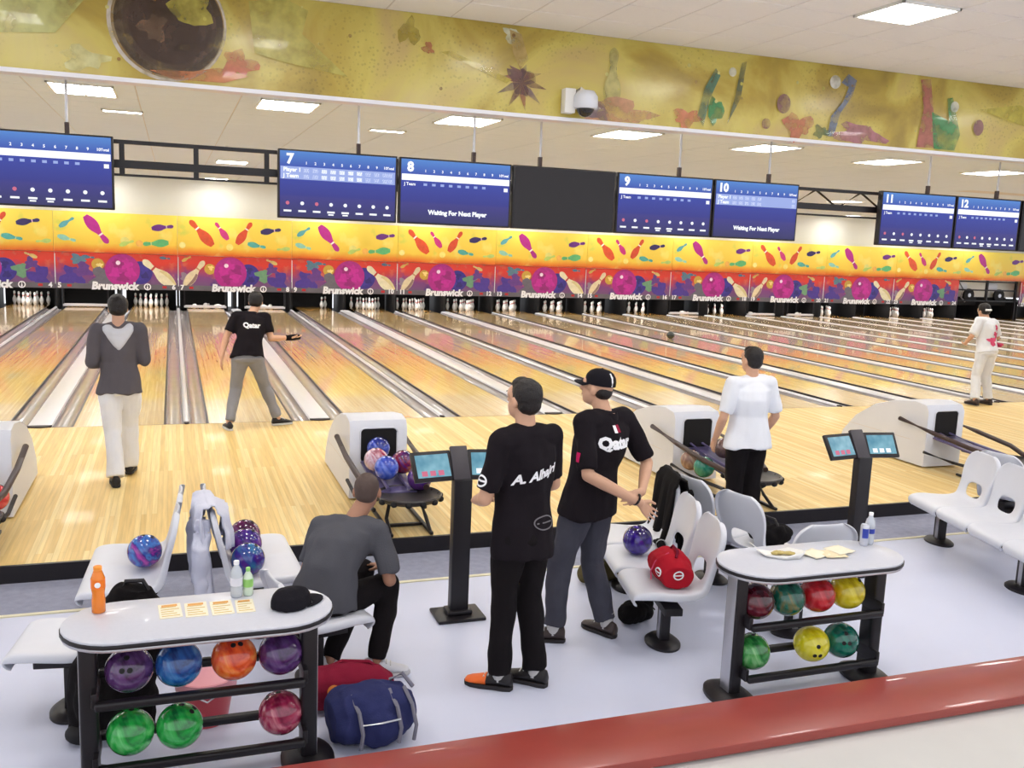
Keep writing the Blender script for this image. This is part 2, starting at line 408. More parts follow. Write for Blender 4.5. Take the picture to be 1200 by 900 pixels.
# ------------------------------------------------------------------ pin machines: kickbacks, pit curtains, sweeps, pins
M_DECKLAMP = mat('deck_lamp', (1, 1, 1, 1), 0.5, var=0, emit=(1, 0.98, 0.95, 1), estr=16.0)
M_KICK = mat('kickback_brown', rgb(120, 96, 72), 0.5, var=0.2, vscale=5)
M_PIT = mat('pit_curtain_black', rgb(14, 12, 14), 0.8)
M_PIN = mat('pin_white', rgb(240, 238, 234), 0.25, var=0.02, coat=0.4)
M_PINRED = mat('pin_red_stripe', rgb(196, 30, 36), 0.3)
pinp = [(r * 0.381, t * 0.381) for t, r in PIN2]
PINB = MB().lathe(pinp, 16).mesh('pin_body', sharp=60)
def stripe():
    mb = MB()
    for a, b in ((0.665, 0.695), (0.715, 0.745)):
        def rr(t):
            for (t0, r0), (t1, r1) in zip(PIN2, PIN2[1:]):
                if t0 <= t <= t1: return (r0 + (r1 - r0) * (t - t0) / (t1 - t0)) * 0.381
        n = 16; rs = []
        for t in (a, b): rs.append([((rr(t) + 0.0008) * math.cos(2 * PI * j / n), (rr(t) + 0.0008) * math.sin(2 * PI * j / n), t * 0.381) for j in range(n)])
        mb.rings(rs, cap=False)
    return mb.mesh('stripe')
PINS = stripe()
KICK = MB().bb(-0.03, 0.03, 17.87, Y_END + 0.6, -0.16, 0.75).mesh('kickback', 0.01)
for k in range(-5, 23):
    t = tag(obj('kickback_panel', KICK, M_KICK if k % 2 == 0 else M_BLACKM, None, (k * PAIR / 2, 0, 0)), 'upright side panel between pin decks, %s from the left' % ORD[k + 5], 'panel', 'panels between the pin decks')
full = [(0, 0), (-1, 1), (1, 1), (-2, 2), (0, 2), (2, 2), (-3, 3), (-1, 3), (1, 3), (3, 3)]
RACK = {4: range(10), 6: range(10), 9: [5, 9], 10: range(10), 11: range(10), 12: range(10), 13: range(10), 14: range(10), 15: range(10), 16: range(10),
        18: range(10), 21: range(10), 22: [3, 6, 7], 23: range(10), 24: range(10)}
LYING = {7: [(-0.35, 18.5, 0.4), (-0.02, 18.7, 2.7), (0.28, 18.45, 1.2)], 8: [(-0.1, 18.6, 0.9), (0.25, 18.75, -0.3)], 17: [(0.1, 18.5, 1.5)], 19: [(-0.2, 18.6, 0.3)], 20: [(0.2, 18.6, 1.9)]}
PITW = LANE + 2 * GUT
CURT = MB().bb(-PITW / 2 + 0.02, PITW / 2 - 0.02, Y_END, Y_END + 0.03, -0.16, 0.8).mesh('pit_curtain')
SWEEP = MB().bb(-0.62, 0.62, 18.02, 18.07, 0.02, 0.10).mesh('sweep_bar', 0.008)
SARM = MB().bb(-0.02, 0.02, 18.02, 18.06, 0.08, 0.7).mesh('sweep_arm')
for n in range(2, 29):
    lx = lane_x(n)
    wh = 'behind the %s lane from the left edge of the photo' % ORD[n - 4] if n >= 4 else 'behind lane %d beyond the left edge' % n
    if n in (25, 26): continue
    t = thing('pinsetter', 'black pinsetter pit %s' % wh, 'pinsetter', (lx, 0, 0), 0, 'pinsetters behind the masking')
    obj('pit_curtain', CURT, M_PIT, t)
    obj('pit_roof', MB().bb(-PITW / 2 + 0.02, PITW / 2 - 0.02, 17.95, Y_END, 0.62, 0.7), M_PIT, t)
    obj('deck_light', MB().bb(-0.5, 0.5, 18.0, 18.16, 0.595, 0.618), M_DECKLAMP, t)
    if n in (5, 7, 8, 17, 19, 20, 25):
        obj('sweep_bar', SWEEP, M_CAP if n in (5, 17, 19) else M_BLACK, t)
        for s in (-1, 1): obj('sweep_arm', SARM, M_BLACK, t, (s * 0.6, 0, 0))
    for q in RACK.get(n, []):
        a, b = full[q]
        p = thing('bowling_pin', 'white bowling pin standing at the end of the %s lane from the left' % ORD[n - 4], 'bowling pin', (lx + a * 0.1524, 18.29 + b * 0.264, 0), 0, 'pins of the %s lane' % ORD[n - 4])
        obj('pin_body', PINB, M_PIN, p); obj('stripe', PINS, M_PINRED, p)
    for (dx, y, a) in LYING.get(n, []):
        p = thing('bowling_pin', 'white bowling pin knocked over at the end of the %s lane from the left' % ORD[n - 4], 'bowling pin', (lx + dx, y, 0.06), 0, 'fallen pins of the %s lane' % ORD[n - 4])
        p.rotation_euler = (PI / 2, 0, a)
        obj('pin_body', PINB, M_PIN, p); obj('stripe', PINS, M_PINRED, p)

# open machine where the lower masking is missing, far right
xm = 9 * PAIR
t = thing('pinsetter_machine', 'open black pinsetter machine with white covers where the masking is missing', 'machine', (xm, 0, 0))
mb = MB()
for x in (0.05, 1.65, 3.25):
    mb.bb(x - 0.04, x + 0.04, 17.9, 18.0, 0.0, 1.6); mb.bb(x - 0.04, x + 0.04, 19.2, 19.3, 0.0, 1.6)
for z in (0.75, 1.2, 1.55): mb.bb(0, 3.3, 17.92, 17.98, z - 0.03, z + 0.03)
obj('frame', mb.mesh('frame', 0.006), M_BLACK, t)
obj('backing', MB().bb(0, 3.3, 19.5, 19.55, 0, 1.6), M_PIT, t)
for x in (0.8, 2.45):
    o = obj('belt_wheel', MB().cyl((x, 18.0, 0.98), (x, 18.1, 0.98), 0.27, n=24).mesh('belt_wheel', 0.01), M_BLACKM, t)
    obj('wheel_hub', MB().cyl((x, 17.98, 0.98), (x, 18.12, 0.98), 0.08), M_SILVER, o)
    obj('motor_cover', MB().bb(x - 0.5, x + 0.05, 18.2, 18.8, 1.22, 1.5).mesh('motor_cover', 0.03), M_HOOD, t)
    obj('pin_bin', MB().bb(x - 0.62, x + 0.62, 18.2, 19.0, 0.55, 0.9).mesh('pin_bin', 0.05), M_BLACKM, t)
obj('hose', MB().tube([(0.3, 18.1, 1.5), (0.5, 18.05, 1.2), (0.4, 18.05, 0.9), (0.7, 18.1, 0.7)], 0.03), M_GUTTER, t)

# ------------------------------------------------------------------ masking: yellow mural band above, ball and pin panels below
def graded(name, stops, z0, z1, blot, amt, rough=0.45, scale=1.6):
    """printed vertical colour blend of a panel with blotches of paint"""
    m = bpy.data.materials.new(name); m.use_nodes = True; _M[name] = m
    nt = m.node_tree; N = nt.nodes; L = nt.links; b = N['Principled BSDF']; b.inputs['Roughness'].default_value = rough
    tc = N.new('ShaderNodeTexCoord'); sx = N.new('ShaderNodeSeparateXYZ'); L.new(tc.outputs['Object'], sx.inputs[0])
    nz = N.new('ShaderNodeTexNoise'); nz.inputs['Scale'].default_value = scale; nz.inputs['Detail'].default_value = 5; nz.inputs['Distortion'].default_value = 0.6
    L.new(tc.outputs['Object'], nz.inputs['Vector'])
    mr = N.new('ShaderNodeMapRange'); mr.inputs[1].default_value = z0; mr.inputs[2].default_value = z1
    ad = N.new('ShaderNodeMath'); ad.operation = 'MULTIPLY_ADD'; ad.inputs[1].default_value = amt; L.new(nz.outputs['Fac'], ad.inputs[0])
    L.new(sx.outputs['Z'], mr.inputs[0]); sb = N.new('ShaderNodeMath'); sb.operation = 'SUBTRACT'; sb.inputs[1].default_value = amt / 2
    L.new(mr.outputs[0], sb.inputs[0]); L.new(sb.outputs[0], ad.inputs[2])
    cr = N.new('ShaderNodeValToRGB'); e = cr.color_ramp.elements
    while len(e) < len(stops): e.new(0.5)
    for el, (p, c) in zip(e, stops): el.position = p; el.color = c
    L.new(ad.outputs[0], cr.inputs['Fac'])
    last = cr.outputs['Color']
    for i, (c, sc, lo, hi) in enumerate(blot):
        n2 = N.new('ShaderNodeTexNoise'); n2.inputs['Scale'].default_value = sc; n2.inputs['Detail'].default_value = 3; n2.noise_dimensions = '4D'; n2.inputs['W'].default_value = 3.1 * i + 1
        L.new(tc.outputs['Object'], n2.inputs['Vector'])
        m2 = N.new('ShaderNodeMapRange'); m2.inputs[1].default_value = lo; m2.inputs[2].default_value = hi; L.new(n2.outputs['Fac'], m2.inputs[0])
        mx = N.new('ShaderNodeMix'); mx.data_type = 'RGBA'; L.new(m2.outputs[0], mx.inputs[0]); L.new(last, mx.inputs[6]); mx.inputs[7].default_value = c; last = mx.outputs[2]
    L.new(last, b.inputs['Base Color']); return m
M_YEL = graded('yellow_mural_print', [(0.0, rgb(224, 84, 40)), (0.09, rgb(242, 150, 50)), (0.24, rgb(250, 212, 78)), (1.0, rgb(252, 228, 92))], 0, 1.16,
               [(rgb(252, 240, 140), 1.3, 0.56, 0.72), (rgb(214, 214, 90), 1.8, 0.62, 0.74)], 0.14)
M_LOW = graded('splash_print', [(0.0, rgb(112, 108, 116)), (0.16, rgb(120, 84, 128)), (0.4, rgb(128, 66, 132)), (0.62, rgb(196, 60, 60)), (0.78, rgb(222, 56, 40)), (1.0, rgb(226, 66, 40))], 0, 1.06,
               [(rgb(66, 50, 140), 1.5, 0.56, 0.68), (rgb(214, 110, 80), 2.4, 0.6, 0.72), (rgb(110, 140, 130), 2.1, 0.64, 0.76)], 0.3)
Z_M0, Z_M1, Z_M2 = 0.56, 1.62, 2.78
C_MAG, C_PUR, C_BLU, C_TEAL, C_ORG, C_GRN = rgb(182, 34, 140), rgb(112, 40, 140), rgb(58, 44, 140), rgb(64, 160, 170), rgb(224, 84, 40), rgb(96, 186, 120)
C_CRM, C_NAVY, C_WHT, C_GOLD = rgb(240, 230, 196), rgb(50, 36, 104), rgb(250, 246, 240), rgb(206, 166, 62)
def mural_print(kind):
    P = Print(); r = R
    if kind == 'A':       # elements, x from the left joint in metres, z from the panel foot
        P.pin(0.35, 0.38, 0.5, r(-105), rgb(150, 210, 190), rgb(220, 230, 150)); P.pin(0.85, 0.95, 0.36, r(60), C_TEAL, C_WHT) if False else None
        P.pin(0.36, 0.84, 0.48, r(-55), rgb(92, 170, 176), None); P.pin(1.15, 0.66, 0.98, r(218), C_MAG, C_WHT); P.pin(2.95, 0.80, 0.62, r(-82), C_PUR, rgb(220, 190, 220))
        P.pin(2.75, 0.32, 0.72, r(95), C_GRN, rgb(200, 220, 150)); P.disc(1.9, 0.36, 0.12, rgb(236, 226, 130)); P.disc(2.3, 0.3, 0.1, rgb(250, 190, 90)); P.pin(1.95, 0.30, 0.42, r(-70), rgb(190, 214, 110), None)
    else:
        P.pin(0.68, 0.68, 0.98, r(42), C_ORG, C_WHT); P.pin(1.27, 0.76, 0.62, r(36), rgb(206, 48, 130), C_WHT); P.pin(1.93, 0.72, 0.8, r(-33), rgb(220, 78, 40), C_WHT)
        P.pin(2.72, 0.82, 0.62, r(-80), C_NAVY, rgb(230, 190, 220)); P.pin(2.3, 0.36, 0.55, r(-100), rgb(86, 180, 170), rgb(190, 214, 170)); P.disc(1.5, 0.28, 0.1, rgb(252, 232, 130)); P.disc(0.14, 0.3, 0.09, rgb(250, 236, 150))
        P.pin(3.1, 0.28, 0.4, r(95), rgb(190, 214, 120), None)
    return P
def low_print(kind):
    P = Print(); r = R
    def ball(x, z, rr, c, hi, seed):
        P.begin('printed_ball'); P.disc(x, z, rr, c)
        for i in range(5):
            a = seed + i * 1.25; P.blob(x + 0.45 * rr * math.cos(a), z + 0.45 * rr * math.sin(a), rr * 0.3, tuple(q * (0.7 if i % 2 else 1.25) for q in c[:3]) + (1,), seed * 7 + i, 16)
        P.disc(x - 0.25 * rr, z + 0.45 * rr, rr * 0.13, hi); P.end()
    if kind == 'A':
        P.blob(0.44, 0.34, 0.27, rgb(76, 52, 150), 11, sx=1.1); P.blob(0.75, 0.55, 0.22, rgb(104, 60, 140), 12); P.blob(0.62, 0.86, 0.13, rgb(92, 130, 150), 13, sx=1.5); P.pin(0.9, 0.92, 0.34, r(-95), rgb(86, 130, 156), rgb(220, 190, 160))
        P.disc(1.15, 0.72, 0.17, C_GOLD); P.blob(1.2, 0.68, 0.08, rgb(240, 220, 140), 15); P.blob(1.25, 0.3, 0.3, rgb(108, 104, 116), 16)
        ball(2.3, 0.5, 0.34, C_BLU, rgb(130, 130, 210), 2); ball(1.82, 0.56, 0.48, C_MAG, rgb(255, 230, 250), 1)
        P.pin(2.82, 0.5, 1.16, r(49), C_CRM, rgb(190, 60, 50), rgb(222, 206, 150)); P.pin(3.0, 0.95, 0.3, r(-95), rgb(86, 120, 150), rgb(220, 190, 160))
    else:
        P.blob(0.24, 0.36, 0.17, rgb(150, 130, 150), 21); P.pin(0.48, 0.52, 0.95, r(-36), rgb(232, 216, 178), rgb(200, 150, 110), rgb(150, 120, 110)); P.pin(0.25, 0.95, 0.3, r(-60), rgb(214, 180, 90), None)
        P.disc(0.92, 0.66, 0.16, C_GOLD); P.blob(0.95, 0.7, 0.07, rgb(250, 220, 140), 22)
        ball(2.05, 0.5, 0.34, C_BLU, rgb(130, 130, 210), 4); ball(1.52, 0.56, 0.48, C_MAG, rgb(255, 230, 250), 3)
        P.blob(2.5, 0.5, 0.2, rgb(110, 156, 120), 23); P.blob(2.96, 0.34, 0.27, rgb(76, 52, 150), 24, sx=1.0); P.blob(2.75, 0.7, 0.16, rgb(104, 60, 140), 25); P.pin(2.75, 0.93, 0.36, r(68), rgb(226, 196, 120), rgb(240, 230, 190))
    return P
UPPER = MB().bb(0.004, PAIR - 0.004, 0, 0.05, 0, Z_M2 - Z_M1).mesh('mural_board', 0.004)
LOWER = MB().bb(0.006, PAIR - 0.006, 0, 0.05, 0, Z_M1 - Z_M0 - 0.01).mesh('masking_board', 0.004)
JOINT = MB().bb(0.004, 0.024, -0.012, 0.0, 0.12, 1.0).mesh('joint_strip')
FOOT = MB().bb(0.02, PAIR - 0.02, -0.012, 0.0, 0.0, 0.15).mesh('foot_band')
M_FOOT = mat('grey_foot_band', rgb(104, 100, 108), 0.5, var=0.2, vscale=3)
art = {}
for j in range(-3, 11):
    kind = 'A' if j % 2 else 'B'
    order = ORD[j + 2] if j >= -2 else None
    lab = (lambda s: (s + ', %s panel from the left') % order if order else s + ', past the left edge')
    t = thing('mural_panel', lab('yellow mural panel printed with flying coloured pins'), 'mural', (j * PAIR, Y_MASK - 0.06, Z_M1), 0, 'yellow mural band')
    obj('mural_board', UPPER, M_YEL, t)
    if kind not in art: art[kind] = mural_print(kind).meshes()
    for nme, me in art[kind]: obj(nme, me, M_PRINT, t, (0, -0.003, 0))
    if j == 9: continue
    t = thing('masking_panel', lab('masking panel printed with a magenta ball, pins and paint splashes'), 'masking panel', (j * PAIR, Y_MASK, Z_M0), 0, 'lower masking panels')
    obj('masking_board', LOWER, M_LOW, t); obj('joint_strip', JOINT, M_CAP, t); obj('foot_band', FOOT, M_FOOT, t)
    kk = 'low' + kind
    if kk not in art: art[kk] = low_print(kind).meshes()
    for nme, me in art[kk]: obj(nme, me, M_PRINT, t, (0, -0.003, 0))
    xb = PAIR / 2 + 0.02
    obj('brand_lettering', text_mesh('Brunswick', 0.30, 0.016, 0.12), M_WHITETXT, t, (xb - 0.10, -0.016, 0.085))
    em = Print(); em.begin('brand_emblem'); em.disc(0, 0, 0.1, rgb(245, 245, 248), 20); em.disc(0, 0, 0.07, rgb(90, 86, 96), 20); em.pin(0, 0, 0.13, 0, rgb(245, 245, 248))
    em.end(); em.build(M_PRINT, t, (xb + 0.80, -0.016, 0.085))
    for s, n in ((1, 7 + 2 * j), (-1, 8 + 2 * j)):
        dn = 0.12 if n < 10 else 0.19; xn = dn if s == 1 else PAIR - dn
        obj('lane_number', text_mesh(str(n), 0.2, 0.008), M_WHITETXT, t, (xn, -0.016, 0.085))
        obj('red_marker', MB().bb(-0.06, 0.06, -0.004, 0.0, -0.035, 0.035), M_REDTXT, t, (xn + s * 0.26, -0.013, 0.085))

# ------------------------------------------------------------------ walls and ceilings
struct('wall_far', MB().bb(X0, X1, 18.3, 18.4, 0.9, Z_CEIL), mat('far_wall_white', rgb(236, 235, 228), 0.7, var=0.01))
ceil = struct('ceiling', MB().bb(X0, X1, Y_BAN, 21, Z_CEIL + 0.006, Z_CEIL + 0.1), M_GRID, label='cream panelled ceiling above the lanes')
pw, pd = 1.085, 0.6
PAN = MB().bb(-pw / 2 + 0.006, pw / 2 - 0.006, -pd / 2 + 0.006, pd / 2 - 0.006, 0, 0.03).mesh('ceiling_panel', 0.003, 1)
BIGPAN = MB().bb(-pw / 2 + 0.006, pw / 2 - 0.006, -pd * 2.5 + 0.006, pd * 2.5 - 0.006, 0, 0.03).mesh('ceiling_panel_long', 0.003, 1)
for i in range(-3, 16):
    for q in range(11): obj('ceiling_panel', PAN, M_PANEL, ceil, (-1.03 + i * pw, -2.3 + q * pd, Z_CEIL))
for i in range(-8, 34):
    for q in range(5): obj('ceiling_panel_long', BIGPAN, M_PANEL, ceil, (-1.03 + i * pw, -2.3 + 11 * pd + pd * 2 + q * pd * 5, Z_CEIL))
    if not -3 <= i < 16:
        for q in range(2): obj('ceiling_panel_long', BIGPAN, M_PANEL, ceil, (-1.03 + i * pw, -2.3 + pd * 2 + q * pd * 5, Z_CEIL))
ceil2 = struct('ceiling_seating', MB().bb(X0, X1, -9.5, Y_BAN, Z_CEIL2 + 0.005, Z_CEIL2 + 0.1), M_GRID, label='white tiled ceiling above the seating')
td = 0.6
TIL = MB().bb(-td / 2 + 0.007, td / 2 - 0.007, -td / 2 + 0.007, td / 2 - 0.007, 0, 0.03).mesh('ceiling_tile', 0.004, 1)
BIGT = MB().bb(-3 * td + 0.007, 3 * td - 0.007, -3 * td + 0.007, 3 * td - 0.007, 0, 0.03).mesh('ceiling_tile_field', 0.004, 1)
TX, TY = 5.585, -5.74
for i in range(-9, 9):
    for q in range(-3, 4):
        if i == 0 and q == 0: continue
        if TY + q * td > Y_BAN - 0.28: continue
        obj('ceiling_tile', TIL, M_TILE, ceil2, (TX + i * td, TY + q * td, Z_CEIL2))
M_TILE_FAR = mat('ceiling_tiles_plain', rgb(226, 222, 222), 0.85, var=0.03)
for i in range(-3, 9):
    obj('ceiling_tile_field', BIGT, M_TILE_FAR, ceil2, (TX - td * 7.5 + 6 * td * i, TY - td * 6.5, Z_CEIL2))
for i in (-12.5, 11.5, 17.5, 23.5, 29.5, 35.5, 41.5): obj('ceiling_tile_field', BIGT, M_TILE_FAR, ceil2, (TX + td * i, TY - td * 0.5, Z_CEIL2))
# bulkhead between the two ceilings
struct('wall_bulkhead', MB().bb(X0, X1, Y_BAN + 0.02, Y_BAN + 0.14, 3.64, Z_CEIL2 + 0.05), M_WHITE, label='bulkhead between the two ceilings')
struct('trim_4', MB().bb(X0, X1, Y_BAN - 0.03, Y_BAN + 0.16, 3.625, 3.66), M_CAP, label='white edging under the bulkhead')

# ceiling lamps
def lamp(x, y, z, wx, wy, cells, lab, grp):
    t = thing('ceiling_lamp', lab, 'ceiling light', (x, y, z), 0, grp)
    mb = MB(); e = 0.022
    mb.bb(-wx / 2, wx / 2, -wy / 2, -wy / 2 + e, -0.018, 0.01); mb.bb(-wx / 2, wx / 2, wy / 2 - e, wy / 2, -0.018, 0.01)
    mb.bb(-wx / 2, -wx / 2 + e, -wy / 2, wy / 2, -0.018, 0.01); mb.bb(wx / 2 - e, wx / 2, -wy / 2, wy / 2, -0.018, 0.01)
    obj('lamp_frame', mb.mesh('lamp_frame', 0.003, 1), M_WHITE, t)
    obj('diffuser', MB().bb(-wx / 2 + e, wx / 2 - e, -wy / 2 + e, wy / 2 - e, -0.008, 0.0), M_LAMP, t)
    for c in range(1, cells):
        obj('louvre', MB().bb(-0.008, 0.008, -wy / 2 + e, wy / 2 - e, -0.016, -0.006), M_WHITE, t, (-wx / 2 + wx * c / cells, 0, 0))
row1 = [(-5.37, -0.75), (-3.2, -0.75), (-1.03, -0.75), (1.13, -0.86), (3.3, -0.87), (5.49, -0.88), (7.77, -0.7), (10.26, -0.3), (12.72, -0.02), (15.2, 0.1), (17.6, 0.1), (20.0, 0.1), (22.4, 0.1)]
for i, (x, y) in enumerate(row1):
    if i >= 9 or i < 2: lab = 'ceiling lamp over the lanes, outside the photo at x %d' % round(x)
    else: lab = 'bright square ceiling lamp over the lanes, %s in the near row from the left' % ORD[i - 2]
    lamp(x, y, Z_CEIL - 0.002, 0.66, 0.86, 4, lab, 'ceiling lamps over the lanes')
for i, (x, y) in enumerate([(-0.72, 1.1), (2.69, 0.9)]):
    lamp(x, y, Z_CEIL - 0.002, 0.5, 0.2, 1, 'small faint ceiling lamp behind the near row, %s' % ('left of the two' if i == 0 else 'right of the two'), 'small ceiling lamps')
q = 0
for rw, y in enumerate((5.8, 9.4, 13.0, 17.2)):
    for i in range(12):
        lamp(-5.4 + 3.25 * i, y, Z_CEIL - 0.002, 0.66, 0.86, 4, '%s ceiling lamp of the %s row beyond the monitors, counted from the left' % (ORD[i], ORD[rw]), 'ceiling lamps further down the lanes')
q = 0
for y in (TY, TY - 4 * td):
    for i in range(-3, 3):
        vis = (i == 0 and y == TY)
        q += 1
        lamp(TX + i * 4 * td, y, Z_CEIL2 - 0.002, 0.59, 0.59, 1, 'bright square lamp in the tiled ceiling at top right' if vis else 'square lamp in the tiled ceiling above the seating, outside the photo, %s' % ORD[q], 'ceiling lamps above the seating')
# ------------------------------------------------------------------ printed banner on the bulkhead
def banner_ground():
    m = bpy.data.materials.new('banner_ground'); m.use_nodes = True; nt = m.node_tree; N = nt.nodes; L = nt.links; b = N['Principled BSDF']
    b.inputs['Roughness'].default_value = 0.3; b.inputs['Coat Weight'].default_value = 0.3; b.inputs['Coat Roughness'].default_value = 0.15
    tc = N.new('ShaderNodeTexCoord')
    n1 = N.new('ShaderNodeTexNoise'); n1.inputs['Scale'].default_value = 0.9; n1.inputs['Detail'].default_value = 5; n1.inputs['Distortion'].default_value = 1.2
    L.new(tc.outputs['Object'], n1.inputs['Vector'])
    cr = N.new('ShaderNodeValToRGB'); e = cr.color_ramp.elements; e.new(0.5); e.new(0.5)
    for el, (p, c) in zip(e, [(0.3, rgb(148, 124, 48)), (0.45, rgb(180, 156, 62)), (0.56, rgb(204, 188, 92)), (0.75, rgb(194, 168, 104))]): el.position = p; el.color = c
    L.new(n1.outputs['Fac'], cr.inputs['Fac'])
    vo = N.new('ShaderNodeTexVoronoi'); vo.inputs['Scale'].default_value = 26; L.new(tc.outputs['Object'], vo.inputs['Vector'])
    mr = N.new('ShaderNodeMapRange'); mr.inputs[1].default_value = 0.25; mr.inputs[2].default_value = 0.33; mr.inputs[3].default_value = 0.8; mr.inputs[4].default_value = 1.0; L.new(vo.outputs['Distance'], mr.inputs[0])
    n2 = N.new('ShaderNodeTexNoise'); n2.inputs['Scale'].default_value = 1.3; L.new(tc.outputs['Object'], n2.inputs['Vector'])
    m2 = N.new('ShaderNodeMapRange'); m2.inputs[1].default_value = 0.45; m2.inputs[2].default_value = 0.6; L.new(n2.outputs['Fac'], m2.inputs[0])
    mx = N.new('ShaderNodeMix'); mx.data_type = 'RGBA'; mx.blend_type = 'MULTIPLY'; L.new(m2.outputs[0], mx.inputs[0]); L.new(cr.outputs['Color'], mx.inputs[6]); L.new(mr.outputs[0], mx.inputs[7])
    L.new(mx.outputs[2], b.inputs['Base Color']); return m
ban = thing('banner', 'long glossy yellow green banner printed with splashes across the bulkhead', 'banner', (0, Y_BAN, 3.66))
nx, nz = 260, 6; bx0, bx1, bh = -6.5, 16.0, Z_CEIL2 - 3.66 + 0.01
def rip(x, z): return 0.006 * math.sin(x * 2.3) * math.sin(x * 0.9 + 1) + 0.004 * noise.noise((x * 1.5, z * 2, 2))
vs = [(bx0 + (bx1 - bx0) * i / nx, -0.014 + rip(bx0 + (bx1 - bx0) * i / nx, bh * k / nz), bh * k / nz) for k in range(nz + 1) for i in range(nx + 1)]
mb = MB(); mb.add(vs, [(k * (nx + 1) + i, k * (nx + 1) + i + 1, (k + 1) * (nx + 1) + i + 1, (k + 1) * (nx + 1) + i) for k in range(nz) for i in range(nx)])
so = obj('banner_sheet', mb.mesh('banner_sheet'), banner_ground(), ban)
P = Print(0.0001)
def C(r, g, b): return rgb(r, g, b)
# large dark ball ring at the left
for i, (rr, c) in enumerate([(0.47, C(214, 206, 196)), (0.445, C(150, 120, 60)), (0.43, C(66, 50, 40)), (0.37, C(92, 70, 56)), (0.33, C(78, 58, 46))]): P.disc(-0.15 + i * 0.006, 0.47, rr, c, 40)
P.blob(0.04, 0.62, 0.16, C(190, 176, 74), 5, rough=0.3); P.blob(-0.26, 0.42, 0.1, C(128, 100, 76), 6)
P.poly([(-0.3, 0.08), (-0.1, 0.02), (0.3, 0.03), (0.5, 0.1), (0.25, 0.15), (0.05, 0.1)], C(206, 130, 84)); P.blob(0.42, 0.2, 0.1, C(204, 110, 84), 7, sx=1.4)
P.poly([(0.5, 0.72), (0.8, 0.78), (1.0, 0.7), (0.95, 0.5), (1.35, 0.18), (0.8, 0.25), (0.55, 0.3)], C(200, 190, 96))
P.poly([(-1.6, 0.5), (-1.1, 0.7), (-0.75, 0.62), (-1.0, 0.3), (-1.5, 0.25)], C(200, 200, 120)); P.blob(-0.8, 0.12, 0.09, C(226, 222, 160), 8, sx=1.8)
# splash figure
for i in range(9):
    a = i * 0.7; P.poly([(3.0, 0.28), (3.0 + 0.1 * math.cos(a + 0.3), 0.28 + 0.12 * math.sin(a + 0.3)), (3.0 + 0.26 * math.cos(a), 0.24 + 0.22 * math.sin(a)), (3.0 + 0.1 * math.cos(a - 0.3), 0.28 + 0.12 * math.sin(a - 0.3))], [C(126, 84, 78), C(160, 104, 76), C(104, 76, 104)][i % 3])
P.blob(3.0, 0.3, 0.12, C(110, 74, 72), 31); P.blob(2.88, 0.7, 0.07, C(222, 222, 190), 32); P.poly([(2.86, 0.75), (2.98, 0.72), (3.06, 0.5), (2.98, 0.4), (2.9, 0.55)], C(196, 168, 104))
P.poly([(2.2, 0.48), (2.3, 0.5), (2.9, 0.3), (2.85, 0.26)], C(204, 186, 70)); P.blob(2.08, 0.5, 0.05, C(184, 110, 74), 33)
# outlined pin shapes and figures along the right half
def figure(x, c1, c2, c3, s=1.0, fl=1):
    P.poly([(x, 0.03), (x + fl * 0.05 * s, 0.3), (x + fl * 0.16 * s, 0.55), (x + fl * 0.1 * s, 0.62), (x - fl * 0.02 * s, 0.4), (x - fl * 0.08 * s, 0.12)], c1)
    P.blob(x + fl * 0.13 * s, 0.2, 0.12 * s, c2, int(x * 17), rough=0.35, sx=0.8); P.poly([(x + fl * 0.28 * s, 0.08), (x + fl * 0.42 * s, 0.35), (x + fl * 0.46 * s, 0.72), (x + fl * 0.4 * s, 0.7), (x + fl * 0.35 * s, 0.36)], c3)
    P.disc(x + fl * 0.3 * s, 0.6, 0.045 * s, C(226, 226, 210)); P.blob(x - fl * 0.2 * s, 0.1, 0.09 * s, C(206, 120, 90), int(x * 13) + 1, sx=1.6)
P.pin(3.95, 0.4, 0.6, 0, C(196, 186, 108), C(120, 130, 90)); P.pin(3.95, 0.4, 0.5, 0, C(206, 196, 126)); P.blob(4.05, 0.1, 0.12, C(206, 150, 116), 41, sx=2.6); P.blob(3.8, 0.08, 0.08, C(128, 104, 110), 42, sx=1.6)
figure(5.0, C(76, 120, 100), C(52, 140, 84), C(96, 104, 76)); P.disc(5.95, 0.34, 0.085, C(132, 90, 96), 20, 0.1); P.disc(5.75, 0.12, 0.055, C(146, 104, 96), 18)
P.blob(6.15, 0.13, 0.12, C(196, 110, 84), 43, sx=1.5); P.poly([(6.62, 0.05), (6.68, 0.3), (6.82, 0.5), (6.86, 0.66), (6.74, 0.72), (6.66, 0.62), (6.76, 0.58), (6.7, 0.42), (6.56, 0.26), (6.54, 0.05)], C(104, 120, 150))
P.disc(6.58, 0.62, 0.07, C(220, 222, 216)); P.blob(6.95, 0.1, 0.1, C(178, 116, 130), 44, sx=3.2); P.blob(6.45, 0.09, 0.06, C(44, 96, 66), 45, sx=1.6)
P.poly([(7.75, 0.02), (7.8, 0.45), (7.72, 0.75), (7.86, 0.77), (7.95, 0.4), (8.08, 0.03)], C(178, 104, 96)); P.poly([(7.92, 0.42), (8.0, 0.02), (8.3, 0.02), (8.36, 0.2), (8.28, 0.4), (8.2, 0.6), (8.12, 0.58), (8.18, 0.34)], C(60, 146, 84))
P.disc(8.24, 0.5, 0.06, C(226, 226, 214)); P.disc(8.62, 0.3, 0.075, C(140, 92, 96), 20, 0.09); P.poly([(8.6, 0.5), (9.2, 0.6), (9.9, 0.5), (9.4, 0.35)], C(206, 194, 80))
